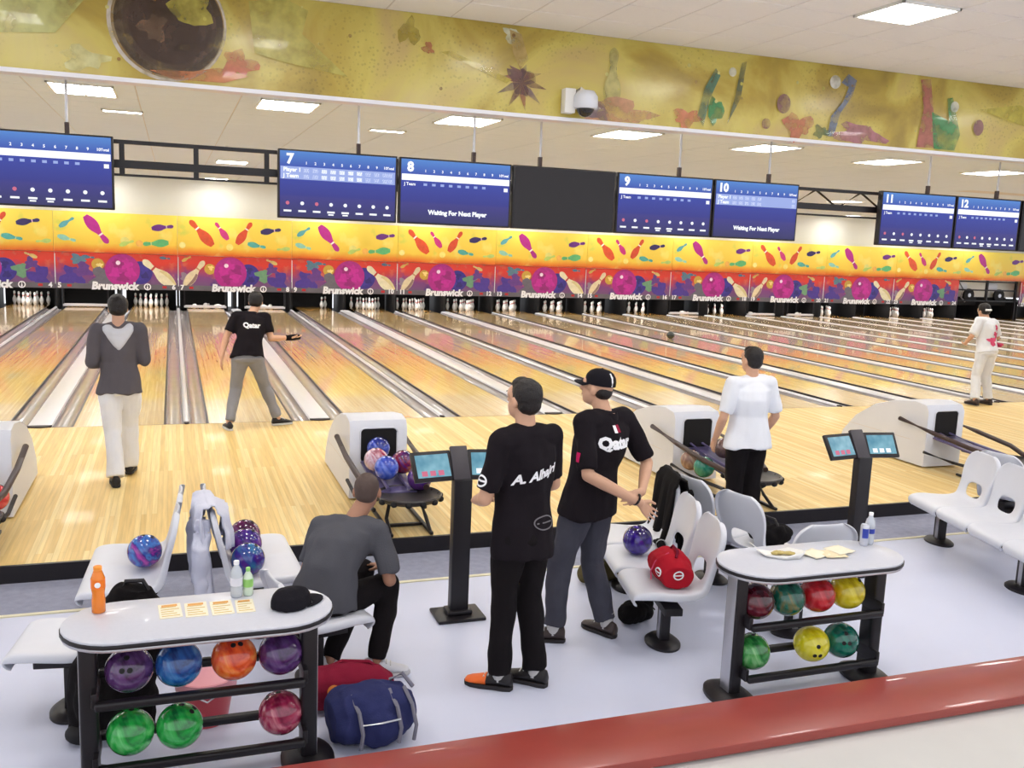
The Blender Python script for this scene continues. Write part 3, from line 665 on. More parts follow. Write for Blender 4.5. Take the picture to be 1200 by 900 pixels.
figure(9.95, C(150, 120, 130), C(170, 150, 140), C(150, 140, 100)); P.pin(10.6, 0.4, 0.55, 0, C(206, 196, 150), C(140, 120, 120)); P.blob(-2.6, 0.4, 0.2, C(206, 190, 70), 47); P.blob(1.9, 0.62, 0.1, C(170, 150, 50), 48)
P.begin('printed_specks')
for i in range(36):
    rr = random.Random(i); P.disc(rr.uniform(-2, 11), rr.uniform(0.05, 0.75), rr.uniform(0.008, 0.02), [C(206, 196, 90), C(150, 110, 60), C(226, 220, 140)][i % 3], 10)
P.end(); [tag(o_, kind='stuff') for o_ in P.build(M_BANPRINT, ban, (0, -0.026, 0)) if o_.name.startswith('printed_specks')]

# ------------------------------------------------------------------ dome camera on the bulkhead
t = thing('dome_camera', 'white dome surveillance camera on the banner', 'camera', (3.58, Y_BAN, 3.82))
obj('mount_box', MB().bb(-0.17, -0.06, -0.14, -0.028, -0.13, 0.1).mesh('mount_box', 0.01), M_WHITE, t)
obj('arm', MB().tube([(-0.1, -0.06, 0.05), (0.0, -0.12, 0.09), (0.03, -0.16, 0.05)], 0.035), M_WHITE, t)
obj('housing', MB().lathe([(0.02, 0.09), (0.08, 0.08), (0.115, 0.03), (0.12, -0.06), (0.105, -0.085), (0.01, -0.088)], 24, (0.03, -0.17, 0)).mesh('housing', sharp=50), M_HOOD, t)
obj('lens_dome', MB().lathe([(0.085, -0.086), (0.08, -0.11), (0.06, -0.14), (0.03, -0.158), (0.001, -0.163)], 24, (0.03, -0.17, 0)).mesh('lens_dome', sharp=60), mat('smoked_dome', rgb(36, 32, 30), 0.08, coat=0.5), t)

# ------------------------------------------------------------------ truss that carries the monitors
YM = -3.25
t = thing('truss', 'black steel truss carrying the row of monitors', 'truss', (0, YM + 0.17, 0))
obj('top_chord', MB().bb(-7, 13, -0.02, 0.02, 3.165, 3.20), M_BLACK, t)
obj('middle_beam', MB().bb(-7, 13, -0.03, 0.03, 2.955, 3.025), M_BLACK, t)
obj('bottom_chord', MB().bb(-7, 13, -0.02, 0.02, 2.885, 2.905), M_BLACK, t)
x = -6.8
while x < 6.4: obj('strut', MB().bb(-0.022, 0.022, -0.018, 0.018, 2.89, 3.18), M_BLACK, t, (x, 0, 0)); x += 0.625
for i in range(20):
    xa = 6.55 + i * 0.32; up = i % 2
    obj('strut', MB().tube([(0, 0, 3.18 if up else 2.99), (0.32, 0, 2.99 if up else 3.18)], 0.014, 6), M_BLACK, t, (xa, 0, 0))

# ------------------------------------------------------------------ score monitors
def screen_mat():
    m = bpy.data.materials.new('score_screen_blue'); m.use_nodes = True; nt = m.node_tree; N = nt.nodes; L = nt.links; b = N['Principled BSDF']
    b.inputs['Roughness'].default_value = 0.25; b.inputs['Base Color'].default_value = (0.01, 0.01, 0.03, 1)
    tc = N.new('ShaderNodeTexCoord'); sx = N.new('ShaderNodeSeparateXYZ'); L.new(tc.outputs['Object'], sx.inputs[0])
    mr = N.new('ShaderNodeMapRange'); mr.inputs[1].default_value = -0.3; mr.inputs[2].default_value = 0.3; L.new(sx.outputs['Z'], mr.inputs[0])
    cr = N.new('ShaderNodeValToRGB'); e = cr.color_ramp.elements; e.new(0.5); e.new(0.5); e.new(0.5)
    for el, (p, c) in zip(e, [(0.0, rgb(30, 26, 86)), (0.3, rgb(44, 40, 130)), (0.34, rgb(30, 36, 136)), (0.72, rgb(36, 60, 170)), (1.0, rgb(76, 136, 214))]): el.position = p; el.color = c
    L.new(cr.outputs['Color'], b.inputs['Emission Color']); b.inputs['Emission Strength'].default_value = 0.85
    L.new(mr.outputs[0], cr.inputs['Fac']); return m
M_SCR = screen_mat()
M_SCRTXT = mat('screen_white', (0.1, 0.1, 0.1, 1), 0.4, var=0, emit=(0.92, 0.95, 1, 1), estr=1.0)
M_SCRDIM = mat('screen_pale_blue', (0.05, 0.05, 0.1, 1), 0.4, var=0, emit=rgb(150, 170, 226), estr=0.9)
M_SCRPNK = mat('screen_pink', (0.05, 0.02, 0.03, 1), 0.4, var=0, emit=rgb(220, 110, 140), estr=0.8)
M_OFF = mat('screen_off', rgb(22, 14, 18), 0.2, var=0.2)
def monitor(x0, x1, num, style, lab):
    w = x1 - x0; zc, h = 2.895, 0.63
    t = thing('monitor', lab, 'monitor', ((x0 + x1) / 2, YM, zc), 0, 'score monitors above the approach')
    obj('casing', MB().bb(-w / 2, w / 2, 0, 0.07, -h / 2, h / 2).mesh('casing', 0.008), M_BLACK, t)
    obj('bracket', MB().bb(-0.15, 0.15, 0.07, 0.12, 0.05, 0.2), M_BLACK, t)
    sw, sh = w / 2 - 0.018, h / 2 - 0.016
    scr = obj('screen', MB().bb(-sw, sw, -0.003, 0.0, -sh, sh), M_OFF if style == 'off' else M_SCR, t)
    for hx in ((-0.25,) if style in 'icons' or style == 'off' else (0.2,)):
        hr = obj('hanger_rod', MB().cyl((hx, 0.1, h / 2 - 0.1), (hx, 0.1, Z_CEIL - zc), 0.011, n=8), M_SILVER, t)
        obj('hanger_clamp', MB().bb(hx - 0.018, hx + 0.018, 0.08, 0.12, h / 2 - 0.02, h / 2 + 0.1), M_DARKBR, hr)
    if style == 'off': return
    y = -0.005
    def bars(name, rects, m):
        mb = MB()
        for a, b, c, d in rects: mb.bb(a, b, y - 0.001, y, c, d)
        o_ = obj(name, mb, m, scr)
        if len(rects) > 1: o_['kind'] = 'stuff'
        return o_
    if num: obj('screen_number', text_mesh(num, 0.125, 0.006), M_SCRTXT, scr, (-sw + 0.09, y - 0.002, sh - 0.075))
    cols = [-sw + 0.24 + (2 * sw - 0.34) * i / 9 for i in range(10)]
    for i, cx in enumerate(cols): obj('frame_heading', text_mesh(str(i + 1), 0.035, 0.001), M_SCRTXT, scr, (cx, y - 0.001, sh - 0.105))
    obj('frame_heading', text_mesh('Total', 0.032, 0.001), M_SCRTXT, scr, (sw - 0.05, y - 0.001, sh - 0.105))
    rr = random.Random(num or 'x')
    if 'band' in style: bars('score_band', [(-sw + 0.005, sw - 0.005, sh - 0.2, sh - 0.14)], M_SCRTXT)
    if 'rows' in style:
        bars('score_band', [(-sw + 0.005, sw - 0.005, sh - 0.255, sh - 0.14)], M_SCRDIM)
        for k in (0, 1):
            obj('player_name', text_mesh(['Player 1', 'J Team'][k], 0.05, 0.002, align='LEFT'), M_SCRTXT, scr, (-sw + 0.03, y - 0.003, sh - 0.17 - 0.055 * k))
            bars('score_cell', [(c - 0.025, c + 0.025, sh - 0.19 - 0.055 * k, sh - 0.155 - 0.055 * k) for c in cols[: 10 if num == '7' else 5]] + [(sw - 0.07, sw - 0.03, sh - 0.19 - 0.055 * k, sh - 0.155 - 0.055 * k)], M_SCRTXT)
    else:
        bars('score_cell', [(c - 0.018, c + 0.018, sh - 0.245, sh - 0.222) for c in cols[:8]], M_SCRDIM)
        obj('player_name', text_mesh('J Team', 0.04, 0.001, align='LEFT'), M_SCRTXT, scr, (-sw + 0.03, y - 0.002, sh - 0.235))
        bars('score_cell', [(sw - 0.06, sw - 0.02, sh - 0.26, sh - 0.225)], M_SCRTXT)
    if 'icons' in style:
        for i in range(8):
            cx = -sw + 0.07 + (2 * sw - 0.12) * i / 7.2
            e = Print(); e.begin('menu_icon'); e.disc(0, 0, 0.017, rgb(240, 240, 250), 14); e.build(M_SCRPNK if i in (0, 2) else M_SCRTXT, scr, (cx, y, -sh + 0.125))
            bars('menu_caption', [(cx - 0.035, cx + 0.035, -sh + 0.045, -sh + 0.062)] + ([(cx - 0.025, cx + 0.025, -sh + 0.025, -sh + 0.037)] if i in (3, 4) else []), M_SCRTXT)
    if 'wait' in style: obj('screen_message', text_mesh('Waiting For Next Player', 0.06, 0.003), M_SCRTXT, scr, (0.02, y - 0.002, -sh + 0.1))
monitor(-1.75, -0.61, None, 'band icons', 'blue score monitor at the left edge, no lane number in view')
monitor(0.785, 1.905, '7', 'rows icons', 'blue score monitor numbered seven')
monitor(1.925, 3.07, '8', 'band wait', 'blue score monitor numbered eight with a waiting message')
monitor(3.09, 4.225, None, 'off', 'switched-off black monitor between the screens numbered eight and nine')
monitor(4.25, 5.4, '9', 'band icons', 'blue score monitor numbered nine')
monitor(5.42, 6.515, '10', 'rows wait', 'blue score monitor numbered ten with a waiting message')
monitor(7.675, 8.785, '11', 'band icons', 'blue score monitor numbered eleven')
monitor(8.805, 9.825, '12', 'band icons', 'blue score monitor numbered twelve')
monitor(9.86, 10.95, None, 'off', 'switched-off black monitor at the right edge beside the screen numbered twelve')
# ------------------------------------------------------------------ moulded seats on beams
def seat_shell_mesh(low=False):
    """one continuous moulded shell: seat faces +y, origin on the floor under the seat"""
    prof = [(0.24, 0.335), (0.268, 0.355), (0.274, 0.392), (0.245, 0.418), (0.12, 0.42), (0.0, 0.408), (-0.1, 0.406), (-0.165, 0.42), (-0.208, 0.458), (-0.24, 0.582), (-0.252, 0.632), (-0.27, 0.70), (-0.287, 0.775), (-0.298, 0.83), (-0.302, 0.865)]
    hw = [0.19, 0.205, 0.22, 0.234, 0.242, 0.242, 0.236, 0.226, 0.208, 0.212, 0.226, 0.238, 0.23, 0.192, 0.115]
    us = [-1.0, -0.99, -0.85, -0.52, 0, 0.52, 0.85, 0.99, 1.0]
    if low: prof = [p_ if i_ < 9 else (-0.21 + (p_[0] + 0.21) * 0.55, 0.465 + (p_[1] - 0.465) * 0.5) for i_, p_ in enumerate(prof)]
    bm = bmesh.new(); g = []
    for i, ((y, z), w) in enumerate(zip(prof, hw)):
        row = []
        for u in us:
            au = abs(u); side = 0.016 * min(au, 0.95) ** 3
            yy, zz = y, z
            if 2 < i < 8: zz += side
            elif i >= 8: yy += side * 1.4
            if au == 1.0:
                if i < 9: zz -= 0.045 if i > 2 else 0.008
                if i >= 8: yy -= 0.035
            row.append(bm.verts.new((u * w, yy, zz)))
        g.append(row)
    for i in range(len(g) - 1):
        for k in range(len(us) - 1):
            if i == 8 and k in (3, 4): continue          # opening at the foot of the back
            bm.faces.new((g[i][k], g[i][k + 1], g[i + 1][k + 1], g[i + 1][k]))
    bmesh.ops.recalc_face_normals(bm, faces=bm.faces)
    me = bpy.data.meshes.new('seat_shell'); bm.to_mesh(me); bm.free()
    me.polygons.foreach_set('use_smooth', [True] * len(me.polygons)); return me
SEATM = seat_shell_mesh(); SEATLOW = seat_shell_mesh(True)
PEDC = MB().bb(-0.055, 0.055, -0.032, 0.032, 0.03, 0.27).mesh('pedestal_column', 0.012)
PEDS = MB().bb(-0.022, 0.022, -0.036, 0.036, 0.03, 0.27).mesh('pedestal_strip', 0.003)
PEDB = MB()
PEDB.loft([((0, 0, 0.0), (0.155, 0, 0), (0, 0.115, 0)), ((0, 0, 0.014), (0.155, 0, 0), (0, 0.115, 0)), ((0, 0, 0.03), (0.135, 0, 0), (0, 0.095, 0)), ((0, 0, 0.042), (0.07, 0, 0), (0, 0.05, 0))], 28)
PEDB = PEDB.mesh('pedestal_base', sharp=50)
ROWA = R(13)
PITCH = {}
def seat_row(cx, cy, side, n, lab, peds, ROWA=ROWA, pitch=0.5):
    """side -1: seats face -x, +1: face +x; the far end of the row is at (cx, cy)"""
    # local frame of the row: +y = facing direction, +x along the row
    face = Vector((side * math.cos(ROWA), math.sin(ROWA), 0))
    rz = math.atan2(face.y, face.x) - PI / 2
    t = thing('seat_row', lab, 'seating', (cx, cy, ZS), rz, 'rows of moulded seats')
    d = 1 if side > 0 else -1          # local +x runs along (cos rz, sin rz)
    for i in range(n):
        o = obj('seat_shell', SEATM, M_SEAT, t, (d * i * pitch, 0, 0))
        if not o.modifiers:
            so = o.modifiers.new('thick', 'SOLIDIFY'); so.thickness = 0.016; so.offset = 0
            su = o.modifiers.new('smooth', 'SUBSURF'); su.levels = 2; su.render_levels = 2
    L = (n - 1) * pitch; PITCH[t.name] = pitch
    obj('beam', MB().bb(min(0, d * L) - 0.2, max(0, d * L) + 0.2, -0.06, 0.06, 0.265, 0.315).mesh('beam', 0.008), M_BLACK, t)
    for i in range(n):
        obj('seat_bracket', MB().bb(d * i * pitch - 0.03, d * i * pitch + 0.03, -0.17, 0.19, 0.315, 0.395).mesh('seat_bracket', 0.006), M_BLACK, t)
    for s in peds:
        p = obj('pedestal', PEDC, M_BLACK, t, (d * s, 0, 0)); obj('pedestal_strip', PEDS, M_SILVER, p); obj('pedestal_base', PEDB, M_BLACK, p)
    return t
GX = [-0.03, 3.47, 6.82]
SROW = {}
nm = [('left-facing pair of grey moulded seats at left, holding the marbled ball', 'right-facing pair of grey moulded seats at left, under the lavender jacket'),
      ('left-facing row of grey moulded seats behind the man with the cap, red bag on it', 'right-facing row of grey moulded seats behind the right ball rack'),
      ('left-facing row of empty grey moulded seats at the right edge', 'right-facing row of grey moulded seats backing the empty row at the right edge')]
for g, gx in enumerate(GX):
    off = 0.37; y0 = (-5.85, -6.17, -5.93)[g]
    for k, side in enumerate((-1, 1)):
        n = (2, 3 if side < 0 else 2, 4)[g]; pt = (0.43, 0.5, 0.46)[g]
        SROW[g, side] = seat_row(gx + side * off, y0, side, n, nm[g][k], ((0.0, 0.43), (0.0, 1.0) if side < 0 else (0.0, 0.5), (-0.1, 1.08))[g], (R(3), R(13), R(13))[g], pt)
def single_seat(lab, x, y, rz, me):
    t = thing('single_seat', lab, 'seating', (x, y, ZS), rz, 'single moulded seats')
    o = obj('seat_shell', me, M_SEAT, t); so = o.modifiers.new('thick', 'SOLIDIFY'); so.thickness = 0.016; so.offset = 0; su = o.modifiers.new('smooth', 'SUBSURF'); su.levels = 2; su.render_levels = 2
    obj('seat_bracket', MB().bb(-0.05, 0.05, -0.16, 0.18, 0.265, 0.395).mesh('seat_bracket', 0.006), M_BLACK, t)
    p_ = obj('pedestal', PEDC, M_BLACK, t); obj('pedestal_strip', PEDS, M_SILVER, p_); obj('pedestal_base', PEDB, M_BLACK, p_)
single_seat('single grey moulded seat seen from behind, back of the right ball rack', 3.84, -7.22, R(-4), SEATM)
single_seat('low-backed grey seat the man in charcoal t-shirt sits on', 0.62, -7.06, R(-78), SEATLOW)
single_seat('low-backed grey seat at the left edge, half hidden by the black bag', -0.67, -7.1, R(82), SEATLOW)
def on_row(g, side, i, x=0.0, y=0.0, z=0.0):
    """a point given in the local frame of seat i of a row (x along the row, y forward, z above the floor), as world coordinates"""
    t = SROW[g, side]; d = 1 if side > 0 else -1
    return Matrix.Translation(t.location) @ Matrix.Rotation(t.rotation_euler.z, 4, 'Z') @ Vector((d * i * PITCH[t.name] + x, y, z))
def row_rz(g, side): return SROW[g, side].rotation_euler.z

# ------------------------------------------------------------------ rack tables with bowling ball shelves
def stadium(hl, hw, n=14):
    pts = [(hl - hw + hw * math.cos(-PI / 2 + PI * i / n), hw * math.sin(-PI / 2 + PI * i / n)) for i in range(n + 1)]
    return pts + [(-hl + hw + hw * math.cos(PI / 2 + PI * i / n), hw * math.sin(PI / 2 + PI * i / n)) for i in range(n + 1)]
M_LAM = mat('grey_laminate', rgb(206, 208, 218), 0.3, var=0.04, vscale=50, coat=0.2)
def rack(cx, cy, lab):
    t = thing('ball_rack_table', lab, 'table', (cx, cy, ZS), 0, 'ball rack tables')
    zt = 0.815
    def st(hl, hw, z0, z1, nm, m, bev, par=t): return obj(nm, MB().prism(stadium(hl, hw), z0, z1).mesh(nm, bev), m, par)
    st(0.60, 0.245, zt - 0.012, zt, 'table_top', M_LAM, 0.004)
    st(0.605, 0.25, zt - 0.03, zt - 0.012, 'dark_edge_band', M_BLACK, 0.004)
    st(0.60, 0.245, zt - 0.045, zt - 0.03, 'silver_edge_band', M_SILVER, 0.004)
    for s in (-1, 1):
        x = s * 0.49
        post = obj('post', MB().bb(x - 0.038, x + 0.038, -0.06, 0.06, 0.03, zt - 0.045).mesh('post', 0.02, 3), M_BLACK, t)
        obj('post_strip', MB().bb(x + s * 0.036 - 0.004, x + s * 0.036 + 0.004, -0.045, 0.045, 0.05, zt - 0.05).mesh('post_strip', 0.002), M_SILVER, post)
        base = MB(); base.loft([((x, 0, 0), (0.13, 0, 0), (0, 0.2, 0)), ((x, 0, 0.02), (0.13, 0, 0), (0, 0.2, 0)), ((x, 0, 0.045), (0.1, 0, 0), (0, 0.15, 0)), ((x, 0, 0.055), (0.05, 0, 0), (0, 0.08, 0))], 28)
        obj('base_plate', base.mesh('base_plate', sharp=50), M_BLACK, post)
    for z, nmz in ((0.47, 'upper_rail'), (0.16, 'lower_rail')):
        for yy, dz in ((-0.115, 0.0), (0.115, 0.05)):
            obj(nmz, MB().bb(-0.46, 0.46, yy - 0.022, yy + 0.022, z + dz - 0.02, z + dz + 0.02).mesh(nmz, 0.014, 3), M_BLACK, t)
        for s in (-1, 1): obj('rail_bracket', MB().bb(s * 0.462 - 0.012, s * 0.462 + 0.012, -0.12, 0.12, z - 0.012, z + 0.062).mesh('rail_bracket', 0.008), M_BLACK, t)
    return t
RKL = (-0.03, -7.92); RKR = (3.38, -7.92)
rack(RKL[0], RKL[1], 'grey-topped ball rack table at front left with the orange bottle')
rack(RKR[0], RKR[1], 'grey-topped ball rack table at front right with a plate of food')

# ------------------------------------------------------------------ bowling balls
BR = 0.106
BALL = {}
def ballmat(key, *cols, scale=5.0, dist=2.5):
    n = len(cols); return ramp_mat('ball_' + key, [(0.32 + 0.36 * i / max(1, n - 1), c) for i, c in enumerate(cols)], scale, dist, 0.08, 0.6)
bm_ = bmesh.new(); bmesh.ops.create_icosphere(bm_, subdivisions=4, radius=BR); BALLME = bpy.data.meshes.new('ball'); bm_.to_mesh(BALLME); bm_.free()
BALLME.polygons.foreach_set('use_smooth', [True] * len(BALLME.polygons))
HOLE = MB().cyl((0, 0, BR - 0.004), (0, 0, BR + 0.0006), 0.0125, n=14).mesh('finger_hole')
M_HOLE = mat('finger_hole_dark', rgb(14, 10, 12), 0.6)
def ball(pos, m, lab, holes=(70, -60), group=None, spin=0.0):
    """holes: (tilt from up, azimuth) in degrees of the grip"""
    o = obj('bowling_ball', BALLME.copy(), m, None, pos); tag(o, lab, 'bowling ball', group); o.rotation_euler = (0, 0, 0)
    a, b = R(holes[0]), R(holes[1])
    q = Matrix.Rotation(b, 3, 'Z') @ Matrix.Rotation(a, 3, 'Y')
    for dx, dy in ((-0.16, 0.13), (0.16, 0.13), (0, -0.42)):
        h = obj('finger_hole', HOLE, M_HOLE, o); h.rotation_euler = (q @ Matrix.Rotation(dx, 3, 'X') @ Matrix.Rotation(dy, 3, 'Y')).to_euler()
    return o
zu, zl = ZS + 0.47 + 0.098, ZS + 0.16 + 0.098
def c3(*a): return rgb(*a)
BL = [(-0.35, zu, ('dpurple', c3(50, 26, 62), c3(86, 52, 104), c3(104, 70, 120)), 'dull purple bowling ball on the left rack, upper shelf, beside the post', (62, -95)),
      (-0.135, zu, ('blue', c3(16, 44, 100), c3(26, 84, 156), c3(60, 134, 196)), 'blue swirled bowling ball on the upper shelf of the left rack', (20, 40)),
      (0.112, zu, ('orange', c3(190, 50, 22), c3(232, 92, 36), c3(246, 150, 70)), 'orange bowling ball on the upper shelf of the left rack', (25, -80)),
      (0.328, zu, ('purple', c3(48, 22, 66), c3(76, 40, 100), c3(110, 76, 130)), 'dark purple bowling ball with white mark, right end of the left rack', (20, 100)),
      (-0.35, zl, ('green', c3(14, 110, 46), c3(44, 176, 74), c3(120, 216, 130)), 'green marbled bowling ball at the left end of the left rack, lower shelf', (30, 60)),
      (-0.135, zl, ('green2', c3(12, 96, 44), c3(40, 170, 72), c3(80, 196, 104)), 'green bowling ball second on the lower shelf of the left rack', (30, -20)),
      (0.328, zl, ('maroon', c3(110, 18, 50), c3(160, 44, 80), c3(222, 140, 150)), 'crimson marbled bowling ball on the lower shelf of the left rack', (30, 160))]
for x, z, mm, lab, hl in BL: ball((x, RKL[1], z + 0.012), ballmat(*mm), lab, hl, 'balls on the left rack')
BRt = [(3.02, zu, ('darkmaroon', c3(40, 8, 16), c3(84, 18, 34), c3(120, 40, 54)), 'very dark red bowling ball at the left end of the right rack, upper shelf', (30, 100)),
       (3.235, zu, ('bottle', c3(8, 60, 52), c3(20, 104, 84), c3(150, 120, 60)), 'bottle green bowling ball on the upper shelf of the right rack', (30, 60)),
       (3.45, zu, ('red', c3(140, 10, 22), c3(190, 24, 38), c3(220, 70, 76)), 'red bowling ball on the upper shelf of the right rack', (30, -20)),
       (3.665, zu, ('yellow', c3(170, 150, 10), c3(214, 196, 26), c3(236, 220, 70)), 'yellow bowling ball on the upper shelf of the right rack', (30, -40)),
       (3.02, zl, ('lgreen', c3(20, 90, 40), c3(60, 150, 70), c3(150, 206, 140)), 'green streaked bowling ball alone at the left of the lower right shelf', (20, 60)),
       (3.44, zl, ('yellow2', c3(206, 190, 20), c3(236, 222, 40), c3(244, 232, 90)), 'bright yellow bowling ball on the lower shelf of the right rack', (100, -105)),
       (3.655, zl, ('sea', c3(6, 70, 62), c3(14, 110, 92), c3(30, 134, 104)), 'dark green bowling ball at the right end of the lower right shelf', (70, -110))]
for x, z, mm, lab, hl in BRt: ball((x, RKR[1], z + 0.012), ballmat(*mm), lab, hl, 'balls on the right rack')
# balls on the seats
pz = 0.418 + BR
ball((-0.33, -6.12, ZS + pz + 0.012), ballmat('galaxy', c3(30, 40, 140), c3(56, 120, 200), c3(60, 30, 130), c3(170, 50, 160), c3(206, 50, 130), scale=3.0), 'blue and pink marbled bowling ball on the left-facing grey seat', (20, 0))
ball((0.30, -5.90, ZS + pz + 0.004), ballmat('plum', c3(60, 10, 60), c3(110, 30, 90), c3(70, 30, 120), scale=4), 'plum bowling ball farthest of three on the right-facing seat', (20, 0))
ball((0.29, -6.125, ZS + pz + 0.012), ballmat('violet', c3(40, 20, 120), c3(96, 40, 140), c3(120, 60, 160), scale=4), 'violet bowling ball in the middle of three on the right-facing seat', (20, 0))
ball((0.285, -6.40, ZS + pz + 0.004), ballmat('bluepurple', c3(30, 130, 170), c3(50, 40, 140), c3(110, 30, 110), scale=2.6), 'teal and purple bowling ball nearest of three on the right-facing seat', (20, 0))
ball(on_row(1, -1, 1, 0.05, 0.06, pz), ballmat('indigo', c3(24, 10, 70), c3(52, 26, 130), c3(80, 60, 170), scale=4), 'indigo bowling ball on the seat behind the man with the cap', (20, 200))

# ------------------------------------------------------------------ ball returns
M_TRACK = mat('track_purple', rgb(96, 88, 128), 0.3, var=0.1)
M_TRAY = mat('tray_dark', rgb(58, 54, 54), 0.35, var=0.3, vscale=14)
def ball_return(x, lab):
    t = thing('ball_return', lab, 'ball return', (x, 0, 0), 0, 'ball returns')
    # hood: side profile lofted across its width, open mouth towards the seats
    prof = [(-2.35, 0.02), (-2.4, 0.18), (-2.62, 0.42), (-2.95, 0.62), (-3.3, 0.73), (-3.62, 0.775), (-3.8, 0.75), (-3.84, 0.68), (-3.84, 0.02)]
    mb = MB()
    rs = []
    for u, k in ((-0.27, 0.86), (-0.262, 0.95), (-0.235, 1.0), (0.235, 1.0), (0.262, 0.95), (0.27, 0.86)):
        rs.append([(u, -3.1 + (y + 3.1) * (0.97 + 0.03 * k), 0.02 + (z - 0.02) * (0.93 + 0.07 * k)) for y, z in prof])
    mb.rings(rs)
    hood = obj('hood', mb.mesh('hood', sharp=38), M_HOOD, t)
    fr = MB(); pts = []
    n = 6
    for cx, cz, a0 in ((0.13, 0.64, 0), (-0.13, 0.64, 90), (-0.13, 0.40, 180), (0.13, 0.40, 270)):
        for i in range(n + 1): a = R(a0 + 90 * i / n); pts.append((cx + 0.045 * math.cos(a), cz + 0.045 * math.sin(a)))
    obj('hood_mouth', MB().prism(pts, -3.8385, -3.846, 'y').mesh('hood_mouth'), M_PIT, hood)
    rim = MB(); rim.tube([(px, -3.846, pz_) for px, pz_ in pts] + [(pts[0][0], -3.846, pts[0][1])], 0.008, 6)
    obj('mouth_rim', rim, M_HOOD, hood)
    obj('hood_seam', MB().bb(-0.272, -0.268, -3.6, -2.5, 0.30, 0.306), M_GRID, hood)
    # two-rail tracks and side rails
    for s in (-1, 1):
        obj('track_rail', MB().tube([(s * 0.07, -3.8, 0.42), (s * 0.08, -4.2, 0.37), (s * 0.09, -4.7, 0.33)], 0.016, 8), M_TRACK, t)
        obj('side_rail', MB().tube([(s * 0.325, -3.45, 0.53), (s * 0.33, -4.0, 0.46), (s * 0.31, -4.5, 0.40), (s * 0.22, -4.78, 0.35)], 0.026, 10), M_DARKBR, t)
        obj('lower_shelf_rail', MB().tube([(s * 0.29, -3.85, 0.2), (s * 0.3, -4.3, 0.18), (s * 0.22, -4.75, 0.17)], 0.018, 8), M_BLACK, t)
    obj('track_bed', MB().box((0, -4.2, 0.33), (0.34, 0.95, 0.025), Matrix.Rotation(R(5.5), 3, 'X')).mesh('track_bed', 0.008), M_TRACK, t)
    tray = MB(); tray.lathe([(0.02, 0.245), (0.2, 0.25), (0.27, 0.275), (0.285, 0.31), (0.275, 0.318), (0.255, 0.30), (0.18, 0.285), (0.02, 0.28)], 36, (0.06, -4.8, 0))
    tr = obj('tray', tray.mesh('tray', sharp=55), M_TRAY, t)
    for i in range(14):
        a = 2 * PI * i / 14; obj('tray_knob', MB().ell((0.06 + 0.275 * math.cos(a), -4.8 + 0.275 * math.sin(a), 0.285), (0.03, 0.03, 0.026), n=10, m=7), M_BLACKM, tr)
    for s in (-1, 1):
        obj('leg', MB().tube([(s * 0.12 + 0.05, -4.7, 0.26), (s * 0.17 + 0.05, -4.78, 0.1), (s * 0.17 + 0.05, -4.95, 0.013)], 0.016, 8), M_BLACK, t)
        obj('floor_rail', MB().bb(s * 0.17 + 0.05 - 0.014, s * 0.17 + 0.05 + 0.014, -5.0, -4.2, 0.0, 0.026).mesh('floor_rail', 0.004), M_BLACK, t)
    obj('cross_bar', MB().bb(-0.13, 0.23, -4.72, -4.69, 0.0, 0.024), M_BLACK, t)
    return t
ball_return(-PAIR / 2, 'white hooded ball return cut off at the left edge')
ball_return(PAIR / 2 - 0.03, 'white hooded ball return full of coloured balls behind the seated man')
ball_return(3 * PAIR / 2 + 0.02, 'white hooded ball return beside the man in the white shirt')
ball_return(5 * PAIR / 2 + 0.02, 'white hooded ball return at right with an empty track')
xr = PAIR / 2 - 0.03
for dx, y, z, mm, lab in [(-0.02, -3.93, 0.51, ('royal', c3(24, 34, 110), c3(44, 70, 180), c3(120, 140, 230)), 'royal blue bowling ball in the mouth of the ball return'),
                      (-0.1, -4.22, 0.475, ('redwhite', c3(150, 20, 60), c3(226, 200, 214), c3(170, 30, 80)), 'red and white bowling ball on the ball return by the seated man'),
                      (0.12, -4.33, 0.47, ('navyred', c3(40, 30, 110), c3(140, 26, 50), c3(60, 50, 150)), 'navy and red bowling ball on the ball return behind the console'),
                      (-0.06, -4.47, 0.46, ('cobalt', c3(40, 60, 170), c3(70, 100, 210), c3(130, 150, 230)), 'cobalt bowling ball at the front of the crowded ball return'),
                      (0.19, -4.66, 0.40, ('grape', c3(50, 20, 90), c3(90, 40, 120), c3(50, 40, 130)), 'grape coloured bowling ball on the tray of the crowded ball return')]:
    ball((xr + dx, y, z), ballmat(*mm, scale=4), lab, (20, 30))
xr = 3 * PAIR / 2 + 0.02
for dx, y, z, mm, lab in [(-0.27, -4.2, 0.33, ('bronze', c3(90, 60, 54), c3(140, 104, 90), c3(190, 170, 150)), 'brown marbled bowling ball on the low shelf of the middle ball return'),
                      (-0.25, -4.42, 0.31, ('teal', c3(10, 100, 84), c3(24, 130, 108), c3(70, 160, 136)), 'teal bowling ball on the low shelf of the middle ball return'),
                      (0.10, -4.58, 0.41, ('umber', c3(60, 40, 44), c3(104, 78, 66), c3(80, 60, 90)), 'umber bowling ball at the tray of the middle ball return'),
                      (0.02, -4.34, 0.475, ('umber2', c3(84, 60, 60), c3(110, 84, 80), c3(70, 50, 70)), 'dusky brown bowling ball higher up the middle ball return')]:
    ball((xr + dx, y, z), ballmat(*mm, scale=4), lab, (20, 30))
ball((-PAIR / 2 + 0.22, -4.35, 0.33), ballmat('scarlet', c3(190, 20, 40), c3(214, 40, 60), c3(230, 90, 100)), 'red bowling ball at the left edge, on the cut-off ball return', (20, 30))
ball((12.48, 9.92, BR), ballmat('black', c3(20, 26, 22), c3(30, 40, 36), c3(46, 52, 50)), 'black bowling ball rolling down a lane in the distance', (20, 30))

